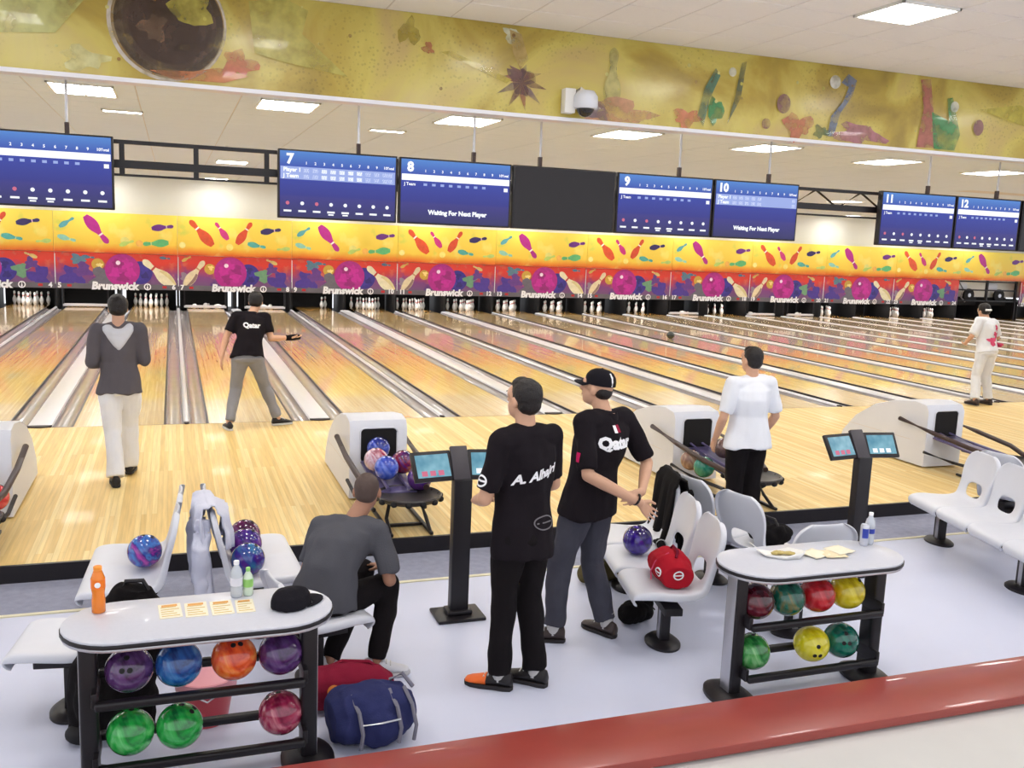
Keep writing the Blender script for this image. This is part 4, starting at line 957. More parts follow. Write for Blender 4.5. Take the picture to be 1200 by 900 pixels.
# ------------------------------------------------------------------ scoring consoles
def tab_screen():
    m = bpy.data.materials.new('console_screen'); m.use_nodes = True; nt = m.node_tree; N = nt.nodes; L = nt.links; b = N['Principled BSDF']
    b.inputs['Base Color'].default_value = (0.02, 0.03, 0.04, 1); b.inputs['Roughness'].default_value = 0.2
    tc = N.new('ShaderNodeTexCoord'); nz = N.new('ShaderNodeTexNoise'); nz.inputs['Scale'].default_value = 9; L.new(tc.outputs['Object'], nz.inputs['Vector'])
    cr = N.new('ShaderNodeValToRGB'); e = cr.color_ramp.elements; e[0].position = 0.35; e[0].color = rgb(84, 150, 176); e[1].position = 0.65; e[1].color = rgb(140, 196, 214)
    L.new(nz.outputs['Fac'], cr.inputs['Fac']); L.new(cr.outputs['Color'], b.inputs['Emission Color']); b.inputs['Emission Strength'].default_value = 0.8; return m
M_TAB = tab_screen()
def console(x, y, rz, lab):
    t = thing('scoring_console', lab, 'console', (x, y, ZS), rz, 'scoring consoles')
    obj('base_plate', MB().bb(-0.17, 0.17, -0.13, 0.13, 0, 0.025).mesh('base_plate', 0.012), M_BLACK, t)
    obj('base_collar', MB().bb(-0.09, 0.09, -0.065, 0.065, 0.025, 0.06).mesh('base_collar', 0.015), M_BLACK, t)
    obj('post', MB().bb(-0.065, 0.065, -0.04, 0.04, 0.05, 0.98).mesh('post', 0.012), M_BLACK, t)
    tl = Matrix.Rotation(R(-32), 3, 'X')
    hd = obj('head_arm', MB().box((0, 0.055, 1.06), (0.12, 0.035, 0.27), tl).mesh('head_arm', 0.008), mat('console_grey', rgb(66, 62, 68), 0.4), t)
    for s in (-1, 1):
        c = Vector((s * 0.2, 0.045 + 0.0, 1.06))
        q = Matrix.Rotation(s * R(-8), 3, 'Z') @ tl
        fr = obj('screen_frame', MB().box((0, 0, 0), (0.29, 0.03, 0.215)).mesh('screen_frame', 0.01), M_BLACK, t); fr.location = c; fr.rotation_euler = q.to_euler()
        sc = obj('screen', MB().bb(-0.12, 0.12, -0.0175, -0.0155, -0.08, 0.08), M_TAB, fr)
        mb = MB()
        for i in range(3): mb.bb(-0.09 + i * 0.06, -0.05 + i * 0.06, -0.0195, -0.018, -0.07, -0.035)
        obj('screen_buttons', mb, M_SCRPNK if s < 0 else M_SCRTXT, sc)
    return t
console(1.69, -6.38, R(0), 'black twin-screen scoring console beside the standing man in black')
console(5.08, -6.33, R(0), 'black twin-screen scoring console behind the right ball rack')
# ------------------------------------------------------------------ people
def remesh(mb, name, voxel, smooth=4, wr=0.0, wscale=7.0, seed=0, zst=1.0, cut=None):
    """fuse overlapping closed shapes into one continuous skin; wr: depth of cloth folds"""
    me = mb.mesh(name, flat=True)
    o = bpy.data.objects.new('tmp', me); COL.objects.link(o)
    r = o.modifiers.new('r', 'REMESH'); r.mode = 'VOXEL'; r.voxel_size = voxel; r.use_smooth_shade = True
    if smooth:
        s = o.modifiers.new('s', 'SMOOTH'); s.iterations = smooth; s.factor = 0.5
    dg = bpy.context.evaluated_depsgraph_get()
    out = bpy.data.meshes.new_from_object(o.evaluated_get(dg)); out.name = name
    bpy.data.objects.remove(o); bpy.data.meshes.remove(me)
    if wr:
        no = [v.normal.copy() for v in out.vertices]
        for v, n in zip(out.vertices, no):
            p = v.co; a = noise.noise((p.x * wscale + seed, p.y * wscale, p.z * wscale * zst)); b = noise.noise((p.x * wscale * 2.3 + seed, p.y * wscale * 2.3 + 9, p.z * wscale * 1.7 * zst))
            v.co = p + n * (wr * (a + 0.5 * b))
    out.polygons.foreach_set('use_smooth', [True] * len(out.polygons)); out.materials.clear()
    return out
M_SKIN = mat('skin_tan', rgb(206, 160, 132), 0.5, var=0.06, vscale=14)
M_SKIND = mat('skin_brown', rgb(168, 122, 98), 0.5, var=0.06, vscale=14)
M_HAIR = mat('black_hair', rgb(24, 18, 18), 0.5, var=0.3, vscale=60, bump=0.5, bscale=120)
M_STUB = mat('shaved_hair', rgb(84, 68, 62), 0.7, var=0.15, vscale=60, bump=0.3, bscale=200)
M_EYE = mat('eye_white', rgb(232, 228, 222), 0.3); M_IRIS = mat('iris_dark', rgb(36, 24, 20), 0.3); M_LIP = mat('lips', rgb(160, 96, 90), 0.5)
M_SOLE = mat('shoe_sole_white', rgb(206, 204, 204), 0.6); M_SOLED = mat('shoe_sole_dark', rgb(40, 36, 38), 0.6)
def cloth(name, c, var=0.08): return mat('cloth_' + name, c, 0.92, var=var, vscale=9, bump=0.25, bscale=140, spec=0.2)

def hand(mb, wr, tip, n, curl, thumb, s=1.0):
    """palm and five fingers; wr wrist, tip a point the fingers head for, n palm normal, thumb +1/-1 side along n x d"""
    wr, d, n = Vector(wr), (Vector(tip) - Vector(wr)).normalized(), Vector(n)
    n = (n - d * n.dot(d)).normalized(); sd = d.cross(n) * thumb
    mb.loft([(wr - d * 0.02, sd * 0.027 * s, n * 0.022 * s), (wr + d * 0.02 * s, sd * 0.033 * s, n * 0.017 * s), (wr + d * 0.06 * s, sd * 0.043 * s, n * 0.015 * s), (wr + d * 0.092 * s, sd * 0.042 * s, n * 0.012 * s)], 14)
    for k, ln in enumerate((0.072, 0.082, 0.076, 0.06)):
        u = (1.5 - k) * 0.0225 * s; p = wr + d * (0.086 - 0.004 * abs(k - 1)) * s + sd * u; dd = (d + sd * (0.09 * (1.5 - k))).normalized(); rr = (0.0095 if k < 3 else 0.0082) * s
        seg = ln * s / 2.2; a = curl * 0.6
        q = p
        for j, f in enumerate((1.0, 0.75, 0.55)):
            a2 = curl * (0.45 + 0.5 * j); v = (dd * math.cos(a2) + n * math.sin(a2)); q2 = q + v * seg * f
            mb.capsule(q, rr * (1 - 0.08 * j), q2, rr * (0.95 - 0.1 * j), 8, k=2); q = q2
    p = wr + d * 0.028 * s + sd * 0.03 * s; v = (d * 0.75 + sd * 0.6 + n * 0.35).normalized(); q = p + v * 0.045 * s
    mb.capsule(p, 0.014 * s, q, 0.0115 * s, 8, k=2); v2 = (d * 0.95 + sd * 0.12 + n * 0.45).normalized(); mb.capsule(q, 0.0115 * s, q + v2 * 0.034 * s, 0.0095 * s, 8, k=2)

def lat(yaw): return Vector((math.cos(yaw), math.sin(yaw), 0))
def person(label, loc, heading, P, S):
    """P: pose in the person's own frame (x right, y forward, z up from the soles); S: clothes and size"""
    t = thing('person', label, 'person', loc, heading)
    s = S.get('scale', 1.0); V = lambda k: Vector(P[k]) * s
    pel, sho, hd = V('pelvis'), V('shoulders'), V('head')
    hl = lat(P.get('hip_yaw', 0)); sl = Vector(P['sh_lat']).normalized() if 'sh_lat' in P else lat(P.get('sh_yaw', 0))
    bulk = S.get('bulk', 1.0) * s
    spine_mid = pel.lerp(sho, 0.42) + Vector(P.get('bend', (0, 0, 0))) * s
    up = (sho - pel).normalized()
    SR, SL = sho + sl * 0.178 * s, sho - sl * 0.178 * s
    HR, HL = pel + hl * 0.088 * s - Vector((0, 0, 0.03 * s)), pel - hl * 0.088 * s - Vector((0, 0, 0.03 * s))
    neck0 = sho + up * 0.035 * s
    def dep(l, u): return u.cross(l).normalized() if u.cross(l).length > 1e-4 else Vector((0, 1, 0))
    def torso(mb, infl, lo, hem_extra=0.0, neckr=0.058, collar=0.06):
        l1 = hl.lerp(sl, 0.45).normalized()
        u0 = (spine_mid - pel).normalized(); u1 = (sho - spine_mid).normalized()
        f = 1 if u0.dot(Vector((0, 0, 1))) > -2 else 1
        rs = []
        hem = pel - u0 * lo * s
        rs.append((hem, hl * (0.172 * bulk + infl + hem_extra), dep(hl, u0) * (0.122 * bulk + infl + hem_extra)))
        rs.append((pel + u0 * 0.03 * s, hl * (0.165 * bulk + infl + hem_extra * 0.6), dep(hl, u0) * (0.12 * bulk + infl + hem_extra * 0.5)))
        rs.append((spine_mid, l1 * (0.148 * bulk + infl), dep(l1, u0.lerp(u1, 0.5)) * (0.112 * bulk + infl)))
        rs.append((spine_mid.lerp(sho, 0.55), sl * (0.168 * bulk + infl), dep(sl, u1) * (0.122 * bulk + infl)))
        rs.append((sho - u1 * 0.045 * s, sl * (0.172 * bulk + infl), dep(sl, u1) * (0.104 * bulk + infl)))
        rs.append((sho + u1 * 0.012 * s, sl * (0.125 * s + infl), dep(sl, u1) * (0.08 * s + infl * 0.8)))
        rs.append((sho + u1 * collar * s, sl * (neckr * s + infl * 0.4), dep(sl, u1) * (neckr * s + infl * 0.4)))
        mb.loft(rs, 28)
    # --- body: one continuous surface
    mb = MB(); torso(mb, -0.008, 0.09)
    for Sx in (SR, SL): mb.capsule(sho, 0.075 * s, Sx, 0.056 * s)
    for sd, Sx in (('R', SR), ('L', SL)):
        e, wq, tp = V(sd + 'elbow'), V(sd + 'wrist'), V(sd + 'tip')
        mb.capsule(Sx, 0.052 * s, e, 0.039 * s); mid = e.lerp(wq, 0.3); mb.capsule(e, 0.04 * s, mid, 0.041 * s); mb.capsule(mid, 0.041 * s, wq, 0.026 * s)
        hand(mb, wq, tp, P[sd + 'palm'], P.get(sd + 'curl', 0.35), 1 if sd == 'R' else -1, s) if not S.get('thumbflip') else hand(mb, wq, tp, P[sd + 'palm'], P.get(sd + 'curl', 0.35), P[sd + 'thumb'], s)
    for sd, Hx in (('R', HR), ('L', HL)):
        k, a = V(sd + 'knee'), V(sd + 'ankle')
        mb.capsule(Hx, 0.085 * s, k, 0.055 * s); m_ = k.lerp(a, 0.3); mb.capsule(k, 0.055 * s, m_, 0.056 * s); mb.capsule(m_, 0.056 * s, a, 0.036 * s)
        tv = Vector((math.sin(-P.get(sd + 'toe', 0)), math.cos(P.get(sd + 'toe', 0)), 0)); mb.capsule(a + Vector((0, 0, -0.03 * s)), 0.034 * s, a + tv * 0.11 * s + Vector((0, 0, -0.045 * s)), 0.026 * s)
    hy, hp, hr = P.get('look', 0), P.get('nod', 0), P.get('tilt', 0)
    HQ = Matrix.Rotation(hy, 3, 'Z') @ Matrix.Rotation(hr, 3, 'Y') @ Matrix.Rotation(hp, 3, 'X')
    H = lambda x, y, z: hd + HQ @ (Vector((x, y, z)) * s)
    def E(c, r): mb.ell(H(*c), tuple(q * s for q in r), HQ)
    mb.capsule(neck0 - up * 0.03 * s, 0.06 * s, H(0, -0.018, -0.05), 0.054 * s)
    E((0, -0.012, 0.025), (0.076, 0.096, 0.092)); E((0, 0.022, -0.045), (0.06, 0.072, 0.072)); E((0, 0.05, -0.085), (0.034, 0.036, 0.026)); E((0, 0.055, 0.03), (0.062, 0.042, 0.05))
    mb.capsule(H(0, 0.09, 0.018), 0.009 * s, H(0, 0.108, -0.018), 0.0135 * s, 8); E((0.013, 0.098, -0.022), (0.009, 0.01, 0.008)); E((-0.013, 0.098, -0.022), (0.009, 0.01, 0.008))
    for q in (-1, 1): E((q * 0.077, -0.008, -0.01), (0.012, 0.022, 0.032))
    body = obj('body', remesh(mb, 'body', 0.0066, 3), S.get('skin', M_SKIN), t)
    for q in (-1, 1):
        ey = obj('eye', MB().ell((0, 0, 0), (0.0125 * s, 0.009 * s, 0.008 * s), None, 12, 8), M_EYE, body, H(q * 0.03, 0.0885, 0.012)); ey.rotation_euler = HQ.to_euler()
        obj('iris', MB().ell((0, 0.0065 * s, 0), (0.0055 * s, 0.004 * s, 0.0055 * s), None, 10, 7), M_IRIS, ey) if False else obj('pupil', MB().ell(H(q * 0.03, 0.0955, 0.012), (0.0055 * s, 0.004 * s, 0.0055 * s), HQ, 10, 7), M_IRIS, body)
        obj('eyebrow', MB().capsule(H(q * 0.016, 0.097, 0.034), 0.004 * s, H(q * 0.048, 0.086, 0.036), 0.003 * s, 8), M_HAIR, body)
    obj('mouth', MB().capsule(H(-0.02, 0.0885, -0.052), 0.005 * s, H(0.02, 0.0885, -0.052), 0.005 * s, 8), M_LIP, body)
    # --- hair
    hm = MB(); hs = S.get('hair', 'short')
    def EH(c, r): hm.ell(H(*c), tuple(q * s for q in r), HQ)
    if hs in ('short', 'full'):
        k = 0.011 if hs == 'full' else 0.003
        EH((0, -0.028, 0.036), (0.081 + k, 0.09 + k, 0.09 + k)); EH((0, -0.048, -0.008), (0.072 + k, 0.062 + k, 0.07)); EH((0, 0.02, 0.085), (0.058, 0.055, 0.038 + k))
        if hs == 'full': EH((0, -0.01, 0.1), (0.06, 0.075, 0.035))
        obj('hair', remesh(hm, 'hair', 0.007, 2, 0.003, 40), M_HAIR, t)
    elif hs == 'shaved':
        EH((0, -0.024, 0.031), (0.078, 0.088, 0.089)); EH((0, -0.042, -0.005), (0.07, 0.062, 0.066)); obj('hair', remesh(hm, 'hair', 0.007, 2), M_STUB, t)
    elif hs == 'cap':
        EH((0, -0.046, -0.012), (0.073, 0.06, 0.06)); obj('hair', remesh(hm, 'hair', 0.007, 2), M_HAIR, t)
        cm = MB(); n = 24; rs = []
        for z, k in ((0.0, 1.0), (0.03, 1.0), (0.055, 0.93), (0.078, 0.76), (0.094, 0.5), (0.1, 0.2)): rs.append([H(0.084 * k * math.cos(2 * PI * j / n), -0.018 + 0.103 * k * math.sin(2 * PI * j / n), 0.03 + z) for j in range(n)])
        cm.rings(rs); cp = obj('cap', cm.mesh('cap', sharp=60), S['cap'], t)
        bmm = MB(); arc = [R(200 - 0) for _ in ()]; up_, dn = [], []
        for i in range(13):
            a = R(25 + 130 * i / 12); up_.append(H(0.083 * math.cos(a), -0.018 + 0.102 * math.sin(a), 0.034)); dn.append(H(0.088 * math.cos(a), 0.0 + 0.16 * math.sin(a), 0.012 + 0.012 * math.sin(a)))
        zz = HQ @ Vector((0, 0, 0.006))
        bmm.rings([[p for p in up_], [p for p in dn], [p - zz for p in dn], [p - zz for p in up_], [p for p in up_]], cap=False, closed=False)
        obj('cap_brim', bmm.mesh('cap_brim', sharp=50), S['cap'], cp)
        obj('cap_button', MB().ell(H(0, -0.018, 0.131), (0.008, 0.008, 0.005), HQ, 8, 6), S['cap'], cp)
        if S.get('cap_stripe'):
            st = MB(); st.tube([H(-0.052 * q, -0.018 - 0.1 * q2, 0.03 + z) for z, q, q2 in ((0.005, 0.55, 0.9), (0.03, 0.55, 0.9), (0.058, 0.5, 0.82), (0.08, 0.4, 0.62))], 0.009, 6); obj('cap_stripe', st, M_WHITETXT, cp)
    # --- shirt
    infl = S.get('shirt_infl', 0.016); slv = S.get('sleeve', 0.72)
    sm = MB(); torso(sm, infl, S.get('hem', 0.06), S.get('hem_flare', 0.012), 0.06, 0.042 if not S.get('collar') else 0.055)
    for Sx in (SR, SL): sm.capsule(sho, 0.086 * s, Sx, 0.062 * s + infl * 0.7)
    for sd, Sx in (('R', SR), ('L', SL)):
        e, wq = V(sd + 'elbow'), V(sd + 'wrist')
        if slv <= 1: sm.capsule(Sx, 0.06 * s + infl * 0.7, Sx.lerp(e, slv), 0.052 * s + infl * 0.9, flat1=True)
        else:
            sm.capsule(Sx, 0.06 * s + infl * 0.7, e, 0.05 * s + infl * 0.8); sm.capsule(e, 0.05 * s + infl * 0.8, e.lerp(wq, slv - 1), 0.036 * s + infl * 0.6, flat1=True)
    shirt = obj('shirt' if not S.get('hood') else 'hoodie', remesh(sm, 'shirt', 0.010, 3, S.get('wr', 0.018), 6.5, len(label), 0.55), S['shirt'], t)
    if S.get('collar'):
        cl = MB(); rs = []
        for z, r_ in ((-0.01, 0.082), (0.03, 0.07), (0.034, 0.066), (0.0, 0.07)): rs.append([neck0 + up * (z * s - 0.005) + (sl * math.cos(2 * PI * j / 20) + dep(sl, up) * math.sin(2 * PI * j / 20)) * (r_ * s) for j in range(20)])
        cl.rings(rs, cap=False); obj('collar', cl.mesh('collar', sharp=60), S['shirt'], shirt)
    if S.get('hood'):
        hm = MB(); bk = dep(sl, up) * -1
        if bk.y > 0: bk = -bk
        pts = []
        for i in range(9):
            a = R(-90 + 180 * i / 8); pts.append(neck0 + up * (0.02 - 0.07 * math.cos(a)) * s + bk * (0.105 * math.cos(a)) * s + sl * (0.105 * math.sin(a)) * s)
        hm.tube(pts, [0.034 * s] + [0.05 * s] * 7 + [0.034 * s], 10); hm.loft([(neck0 + bk * 0.085 * s - up * 0.02 * s, sl * 0.135 * s, bk * 0.045 * s), (neck0 + bk * 0.1 * s - up * 0.09 * s, sl * 0.1 * s, bk * 0.05 * s), (neck0 + bk * 0.105 * s - up * 0.16 * s, sl * 0.05 * s, bk * 0.045 * s), (neck0 + bk * 0.1 * s - up * 0.2 * s, sl * 0.015 * s, bk * 0.03 * s)], 16)
        obj('hood', remesh(hm, 'hood', 0.009, 2, 0.005, 9), S['hood'], shirt)
    # --- trousers
    tm = MB(); ti = S.get('trouser_infl', 0.016)
    u0 = (spine_mid - pel).normalized()
    tm.loft([(pel + u0 * 0.06 * s, hl * (0.145 * bulk), dep(hl, u0) * (0.1 * bulk)), (pel + u0 * 0.02 * s, hl * (0.152 * bulk), dep(hl, u0) * (0.106 * bulk)), (pel - u0 * 0.03 * s, hl * (0.166 * bulk + ti * 0.5), dep(hl, u0) * (0.12 * bulk + ti * 0.4)), (pel - u0 * 0.07 * s, hl * (0.165 * bulk + ti), dep(hl, u0) * (0.122 * bulk + ti)), (pel - u0 * 0.11 * s, hl * (0.12 * bulk + ti), dep(hl, u0) * (0.09 * bulk + ti))], 24)
    for sd, Hx in (('R', HR), ('L', HL)):
        k, a = V(sd + 'knee'), V(sd + 'ankle'); m_ = k.lerp(a, 0.35); cuff = k.lerp(a, S.get('cuff', 0.96))
        tm.capsule(Hx.lerp(k, 0.12), 0.086 * s + ti, k, 0.06 * s + ti); tm.capsule(k, 0.06 * s + ti, m_, 0.056 * s + ti); tm.capsule(m_, 0.056 * s + ti, cuff, S.get('cuff_r', 0.05) * s + ti * 0.8, flat1=True)
    obj('trousers', remesh(tm, 'trousers', 0.010, 3, S.get('twr', 0.015), 7.0, len(label) + 3, 0.8), S['trousers'], t)
    # --- shoes
    for sd in 'RL':
        a = V(sd + 'ankle'); ang = P.get(sd + 'toe', 0); tv = Vector((-math.sin(ang), math.cos(ang), 0)); rv = Vector((math.cos(ang), math.sin(ang), 0)); pitch = P.get(sd + 'pitch', 0)
        RQ = Matrix.Rotation(-pitch, 3, rv); base = Vector((a.x, a.y, 0)) + Vector((0, 0, max(0, a.z - 0.085 * s)))
        if pitch: base = a + RQ @ Vector((0, 0, -0.085 * s)); 
        f = lambda y, x, z: base + RQ @ (tv * (y * s) + rv * (x * s) + Vector((0, 0, z * s)))
        um = MB(); rs = []
        st = [(-0.078, 0.026, 0.075, 0.02), (-0.07, 0.036, 0.1, 0.018), (-0.03, 0.04, 0.112, 0.016), (0.02, 0.041, 0.105, 0.016), (0.07, 0.045, 0.082, 0.016), (0.12, 0.049, 0.064, 0.016), (0.165, 0.045, 0.052, 0.016), (0.192, 0.032, 0.042, 0.018), (0.2, 0.014, 0.032, 0.02)]
        for y, w_, h_, z_ in st:
            rs.append([f(y, w_ * math.cos(2 * PI * j / 14) * (1 if math.sin(2 * PI * j / 14) < 0.3 else 0.8), z_ + (h_ - z_) * (0.5 + 0.5 * math.sin(2 * PI * j / 14))) for j in range(14)])
        um.rings(rs); sh = obj('shoe', um.mesh('shoe', sharp=70), S['shoe'], t)
        ol = [(-0.085, 0.0), (-0.075, 0.03), (-0.03, 0.041), (0.03, 0.042), (0.1, 0.051), (0.16, 0.048), (0.195, 0.03), (0.208, 0.0)]; ol = ol + [(y, -x) for y, x in reversed(ol[1:-1])]
        so = MB(); so.rings([[f(y, x, 0.0) for y, x in ol], [f(y, x, 0.024) for y, x in ol]]); obj('sole', so.mesh('sole', 0.003, 1), S.get('sole', M_SOLED), sh)
        if S.get('toecap') and sd in S['toecap'][1]:
            tp = MB(); rs = [[base + (p - base) * 1.0 + (p - f(y, 0, (h_ + z_) / 2)) * 0.06 for p in r_] for (y, w_, h_, z_), r_ in list(zip(st, rs))[4:]]
            tp.rings(rs); obj('toe_cap', tp.mesh('toe_cap', sharp=70), S['toecap'][0], sh)
        ls = MB()
        for q in range(3): ls.tube([f(0.035 + 0.025 * q, -0.03, 0.088 - 0.009 * q), f(0.035 + 0.025 * q, 0, 0.103 - 0.012 * q), f(0.035 + 0.025 * q, 0.03, 0.088 - 0.009 * q)], 0.004, 6)
        obj('laces', ls, S.get('lace', M_SOLE), sh)
        if S.get('sock'): obj('sock', MB().capsule(a + Vector((0, 0, 0.06 * s)), 0.046 * s, a - Vector((0, 0, 0.02 * s)), 0.042 * s), S['sock'], t)
    return t, shirt, (sho, sl, up, s)

def on_cloth(t, shirt, me, name, m, origin, right, upv, into, off=0.004):
    """wrap flat lettering (x right, z up) on the cloth by casting each point along `into`"""
    bv = BVHTree.FromPolygons([v.co for v in shirt.data.vertices], [p.vertices for p in shirt.data.polygons])
    right, upv, into = Vector(right).normalized(), Vector(upv).normalized(), Vector(into).normalized()
    for v in me.vertices:
        p = Vector(origin) + right * v.co.x + upv * v.co.z - into * 0.5
        h = bv.ray_cast(p, into, 1.0)
        v.co = (h[0] if h[0] else p + into * 0.4) - into * off
    return obj(name, me, m, shirt)
def fine(me, cuts=1):
    bm = bmesh.new(); bm.from_mesh(me); bmesh.ops.triangulate(bm, faces=bm.faces)
    for _ in range(cuts): bmesh.ops.subdivide_edges(bm, edges=[e for e in bm.edges if e.calc_length() > 0.02], cuts=1)
    bm.to_mesh(me); bm.free(); return me

C_BLKT = cloth('black', rgb(27, 22, 27)); C_BLKP = cloth('black_trouser', rgb(23, 19, 21)); C_WHT = cloth('white', rgb(232, 234, 240), 0.03)
C_GRYT = cloth('charcoal', rgb(84, 84, 90)); C_LGRY = cloth('light_grey_trouser', rgb(140, 140, 146)); C_HOOD = cloth('grey_hoodie', rgb(92, 88, 94)); C_DGRY = cloth('dark_grey_trouser', rgb(70, 70, 80), 0.2)
C_PALE = cloth('pale_hood', rgb(206, 208, 216)); C_SHBLK = mat('black_shoe', rgb(30, 26, 28), 0.45); C_SHWHT = mat('white_shoe', rgb(214, 214, 220), 0.45, var=0.15); C_SHBR = mat('brown_shoe', rgb(64, 52, 50), 0.5)
C_ORGT = mat('orange_toe', rgb(240, 110, 40), 0.5); C_SOCK = cloth('sock', rgb(200, 198, 196)); C_CAPB = cloth('black_cap', rgb(26, 24, 30)); C_PINK = cloth('pink', rgb(214, 84, 120)); C_FLAGM = cloth('maroon_flag', rgb(150, 30, 60))
STAND = dict(pelvis=(0, 0, 0.955), shoulders=(0, 0.0, 1.445), head=(0, 0.03, 1.655), bend=(0, 0.015, 0),
             Rknee=(0.1, 0.025, 0.51), Rankle=(0.1, -0.02, 0.085), Lknee=(-0.1, 0.025, 0.51), Lankle=(-0.1, -0.02, 0.085),
             Relbow=(0.245, -0.02, 1.15), Rwrist=(0.26, 0.06, 0.91), Rtip=(0.25, 0.10, 0.75), Rpalm=(-1, 0, 0),
             Lelbow=(-0.245, -0.02, 1.15), Lwrist=(-0.26, 0.06, 0.91), Ltip=(-0.25, 0.10, 0.75), Lpalm=(1, 0, 0))
def pose(**k): d = dict(STAND); d.update(k); return d

# 1 man in a grey hoodie walking on the approach
person('person in grey hoodie and white trousers walking on the approach, back turned', (-0.63, -2.72, 0), R(2),
       pose(Rknee=(0.085, 0.2, 0.52), Rankle=(0.07, 0.26, 0.095), Rpitch=0.0, Lknee=(-0.07, 0.0, 0.5), Lankle=(-0.05, -0.2, 0.09), Ltoe=R(5), Rtoe=R(-8),
            Relbow=(0.215, 0.03, 1.17), Rwrist=(0.12, 0.24, 1.16), Rtip=(0.02, 0.32, 1.16), Rpalm=(0, -1, 0.2), Lelbow=(-0.235, 0.0, 1.16), Lwrist=(-0.12, 0.2, 1.12), Ltip=(0.0, 0.29, 1.13), Lpalm=(0, -1, 0.2), nod=R(-8)),
       dict(shirt=C_HOOD, hood=C_PALE, trousers=C_WHT, shoe=C_SHBLK, hair='full', sleeve=1.85, shirt_infl=0.02, bulk=0.9, hem=0.10, hem_flare=0.03, wr=0.022, scale=1.01, cuff=1.0, cuff_r=0.062, trouser_infl=0.022))
# 2 bowler finishing a throw
t, sh, q = person('person in black polo and light grey trousers finishing a throw at the foul line', (0.74, -0.34, 0), R(0),
       pose(pelvis=(-0.02, -0.02, 0.92), shoulders=(0.04, 0.17, 1.37), head=(0.1, 0.27, 1.56), bend=(0, -0.02, 0.0), nod=R(-12), sh_lat=(0.97, 0.1, -0.06), look=R(-8),
            Lknee=(-0.16, 0.05, 0.5), Lankle=(-0.25, -0.12, 0.09), Ltoe=R(10), Rknee=(0.2, 0.14, 0.5), Rankle=(0.36, 0.1, 0.09), Rtoe=R(-70),
            Relbow=(0.27, 0.08, 1.12), Rwrist=(0.5, 0.16, 1.12), Rtip=(0.66, 0.2, 1.13), Rpalm=(0, 0, 1), Lelbow=(-0.27, 0.08, 1.13), Lwrist=(-0.33, -0.02, 0.9), Ltip=(-0.34, -0.02, 0.74), Lpalm=(1, 0.2, 0)),
       dict(shirt=C_BLKT, trousers=C_LGRY, shoe=C_SHBLK, sole=M_SOLE, hair='full', collar=True, hem=0.03, hem_flare=0.02, scale=1.0, cuff=0.94, skin=M_SKIN))
on_cloth(t, sh, fine(text_mesh('Qatar', 0.085, 0.004)), 'shirt_lettering', M_WHITETXT, (0.03, 0, 1.29), (1, 0, -0.05), (0, 0.3, 1), (0, 1, 0))
gl = MB(); gl.capsule((0.47, 0.15, 1.12), 0.036, (0.56, 0.175, 1.122), 0.042); gl.capsule((0.56, 0.175, 1.122), 0.042, (0.62, 0.19, 1.125), 0.036)
obj('bowling_glove', remesh(gl, 'bowling_glove', 0.008, 2, 0.003, 20), C_BLKP, t)
# 3 seated man
person('person in charcoal t-shirt and black trousers sitting on a grey seat, back turned', (0.68, -7.02, ZS), R(-33),
       pose(pelvis=(0.0, -0.02, 0.515), shoulders=(0.09, 0.13, 0.90), head=(0.155, 0.25, 1.105), bend=(-0.01, -0.05, 0.01), hip_yaw=R(-14), sh_yaw=R(4), look=R(14), nod=R(-6),
            Rknee=(0.31, 0.25, 0.53), Rankle=(0.30, 0.09, 0.09), Rtoe=R(-70), Lknee=(0.07, 0.4, 0.53), Lankle=(0.03, 0.0, 0.09), Ltoe=R(-55),
            Relbow=(0.36, 0.13, 0.60), Rwrist=(0.26, 0.33, 0.60), Rtip=(0.12, 0.42, 0.6), Rpalm=(0, 0, -1), Lelbow=(-0.17, 0.1, 0.62), Lwrist=(-0.05, 0.33, 0.62), Ltip=(0.06, 0.45, 0.6), Lpalm=(0, 0, -1)),
       dict(shirt=C_GRYT, trousers=C_BLKP, shoe=C_SHWHT, sole=M_SOLE, hair='shaved', sleeve=0.85, hem=0.06, hem_flare=0.03, wr=0.022, bulk=1.08, skin=M_SKIND, cuff=0.97, cuff_r=0.044, scale=0.97))
# 4 standing man in black with an orange toe
t, sh, q = person('person in black shirt and trousers, one orange-toed shoe, standing by the console', (1.73, -7.45, ZS), R(20),
       pose(Rknee=(0.1, 0.03, 0.51), Rankle=(0.1, -0.05, 0.085), Rtoe=R(25), Lknee=(-0.085, 0.04, 0.51), Lankle=(-0.1, 0.03, 0.085), Ltoe=R(35), nod=R(4), look=R(5), head=(0.0, 0.04, 1.66),
            Lelbow=(-0.26, 0.02, 1.14), Lwrist=(-0.14, 0.25, 1.06), Ltip=(0.0, 0.33, 1.05), Lpalm=(0.2, -0.2, -1), Lcurl=0.7, Relbow=(0.26, 0.04, 1.15), Rwrist=(0.12, 0.25, 1.06), Rtip=(-0.02, 0.32, 1.06), Rpalm=(-0.3, -0.6, 0.4)),
       dict(shirt=C_BLKT, trousers=C_BLKP, shoe=C_SHBLK, sole=M_SOLED, hair='short', collar=False, sleeve=0.85, hem=0.17, hem_flare=0.012, wr=0.02, scale=1.025, toecap=(C_ORGT, 'L'), cuff=0.98, cuff_r=0.058, sock=C_SOCK))
rv, uv, iv = (1, 0, 0), (0, 0, 1), (0, 1, 0)
on_cloth(t, sh, fine(text_mesh('A. Alhajri', 0.074, 0.003, 0.35)), 'shirt_lettering', M_WHITETXT, (-0.015, 0, 1.3), (1, 0, 0.2), (-0.2, 0, 1), iv)
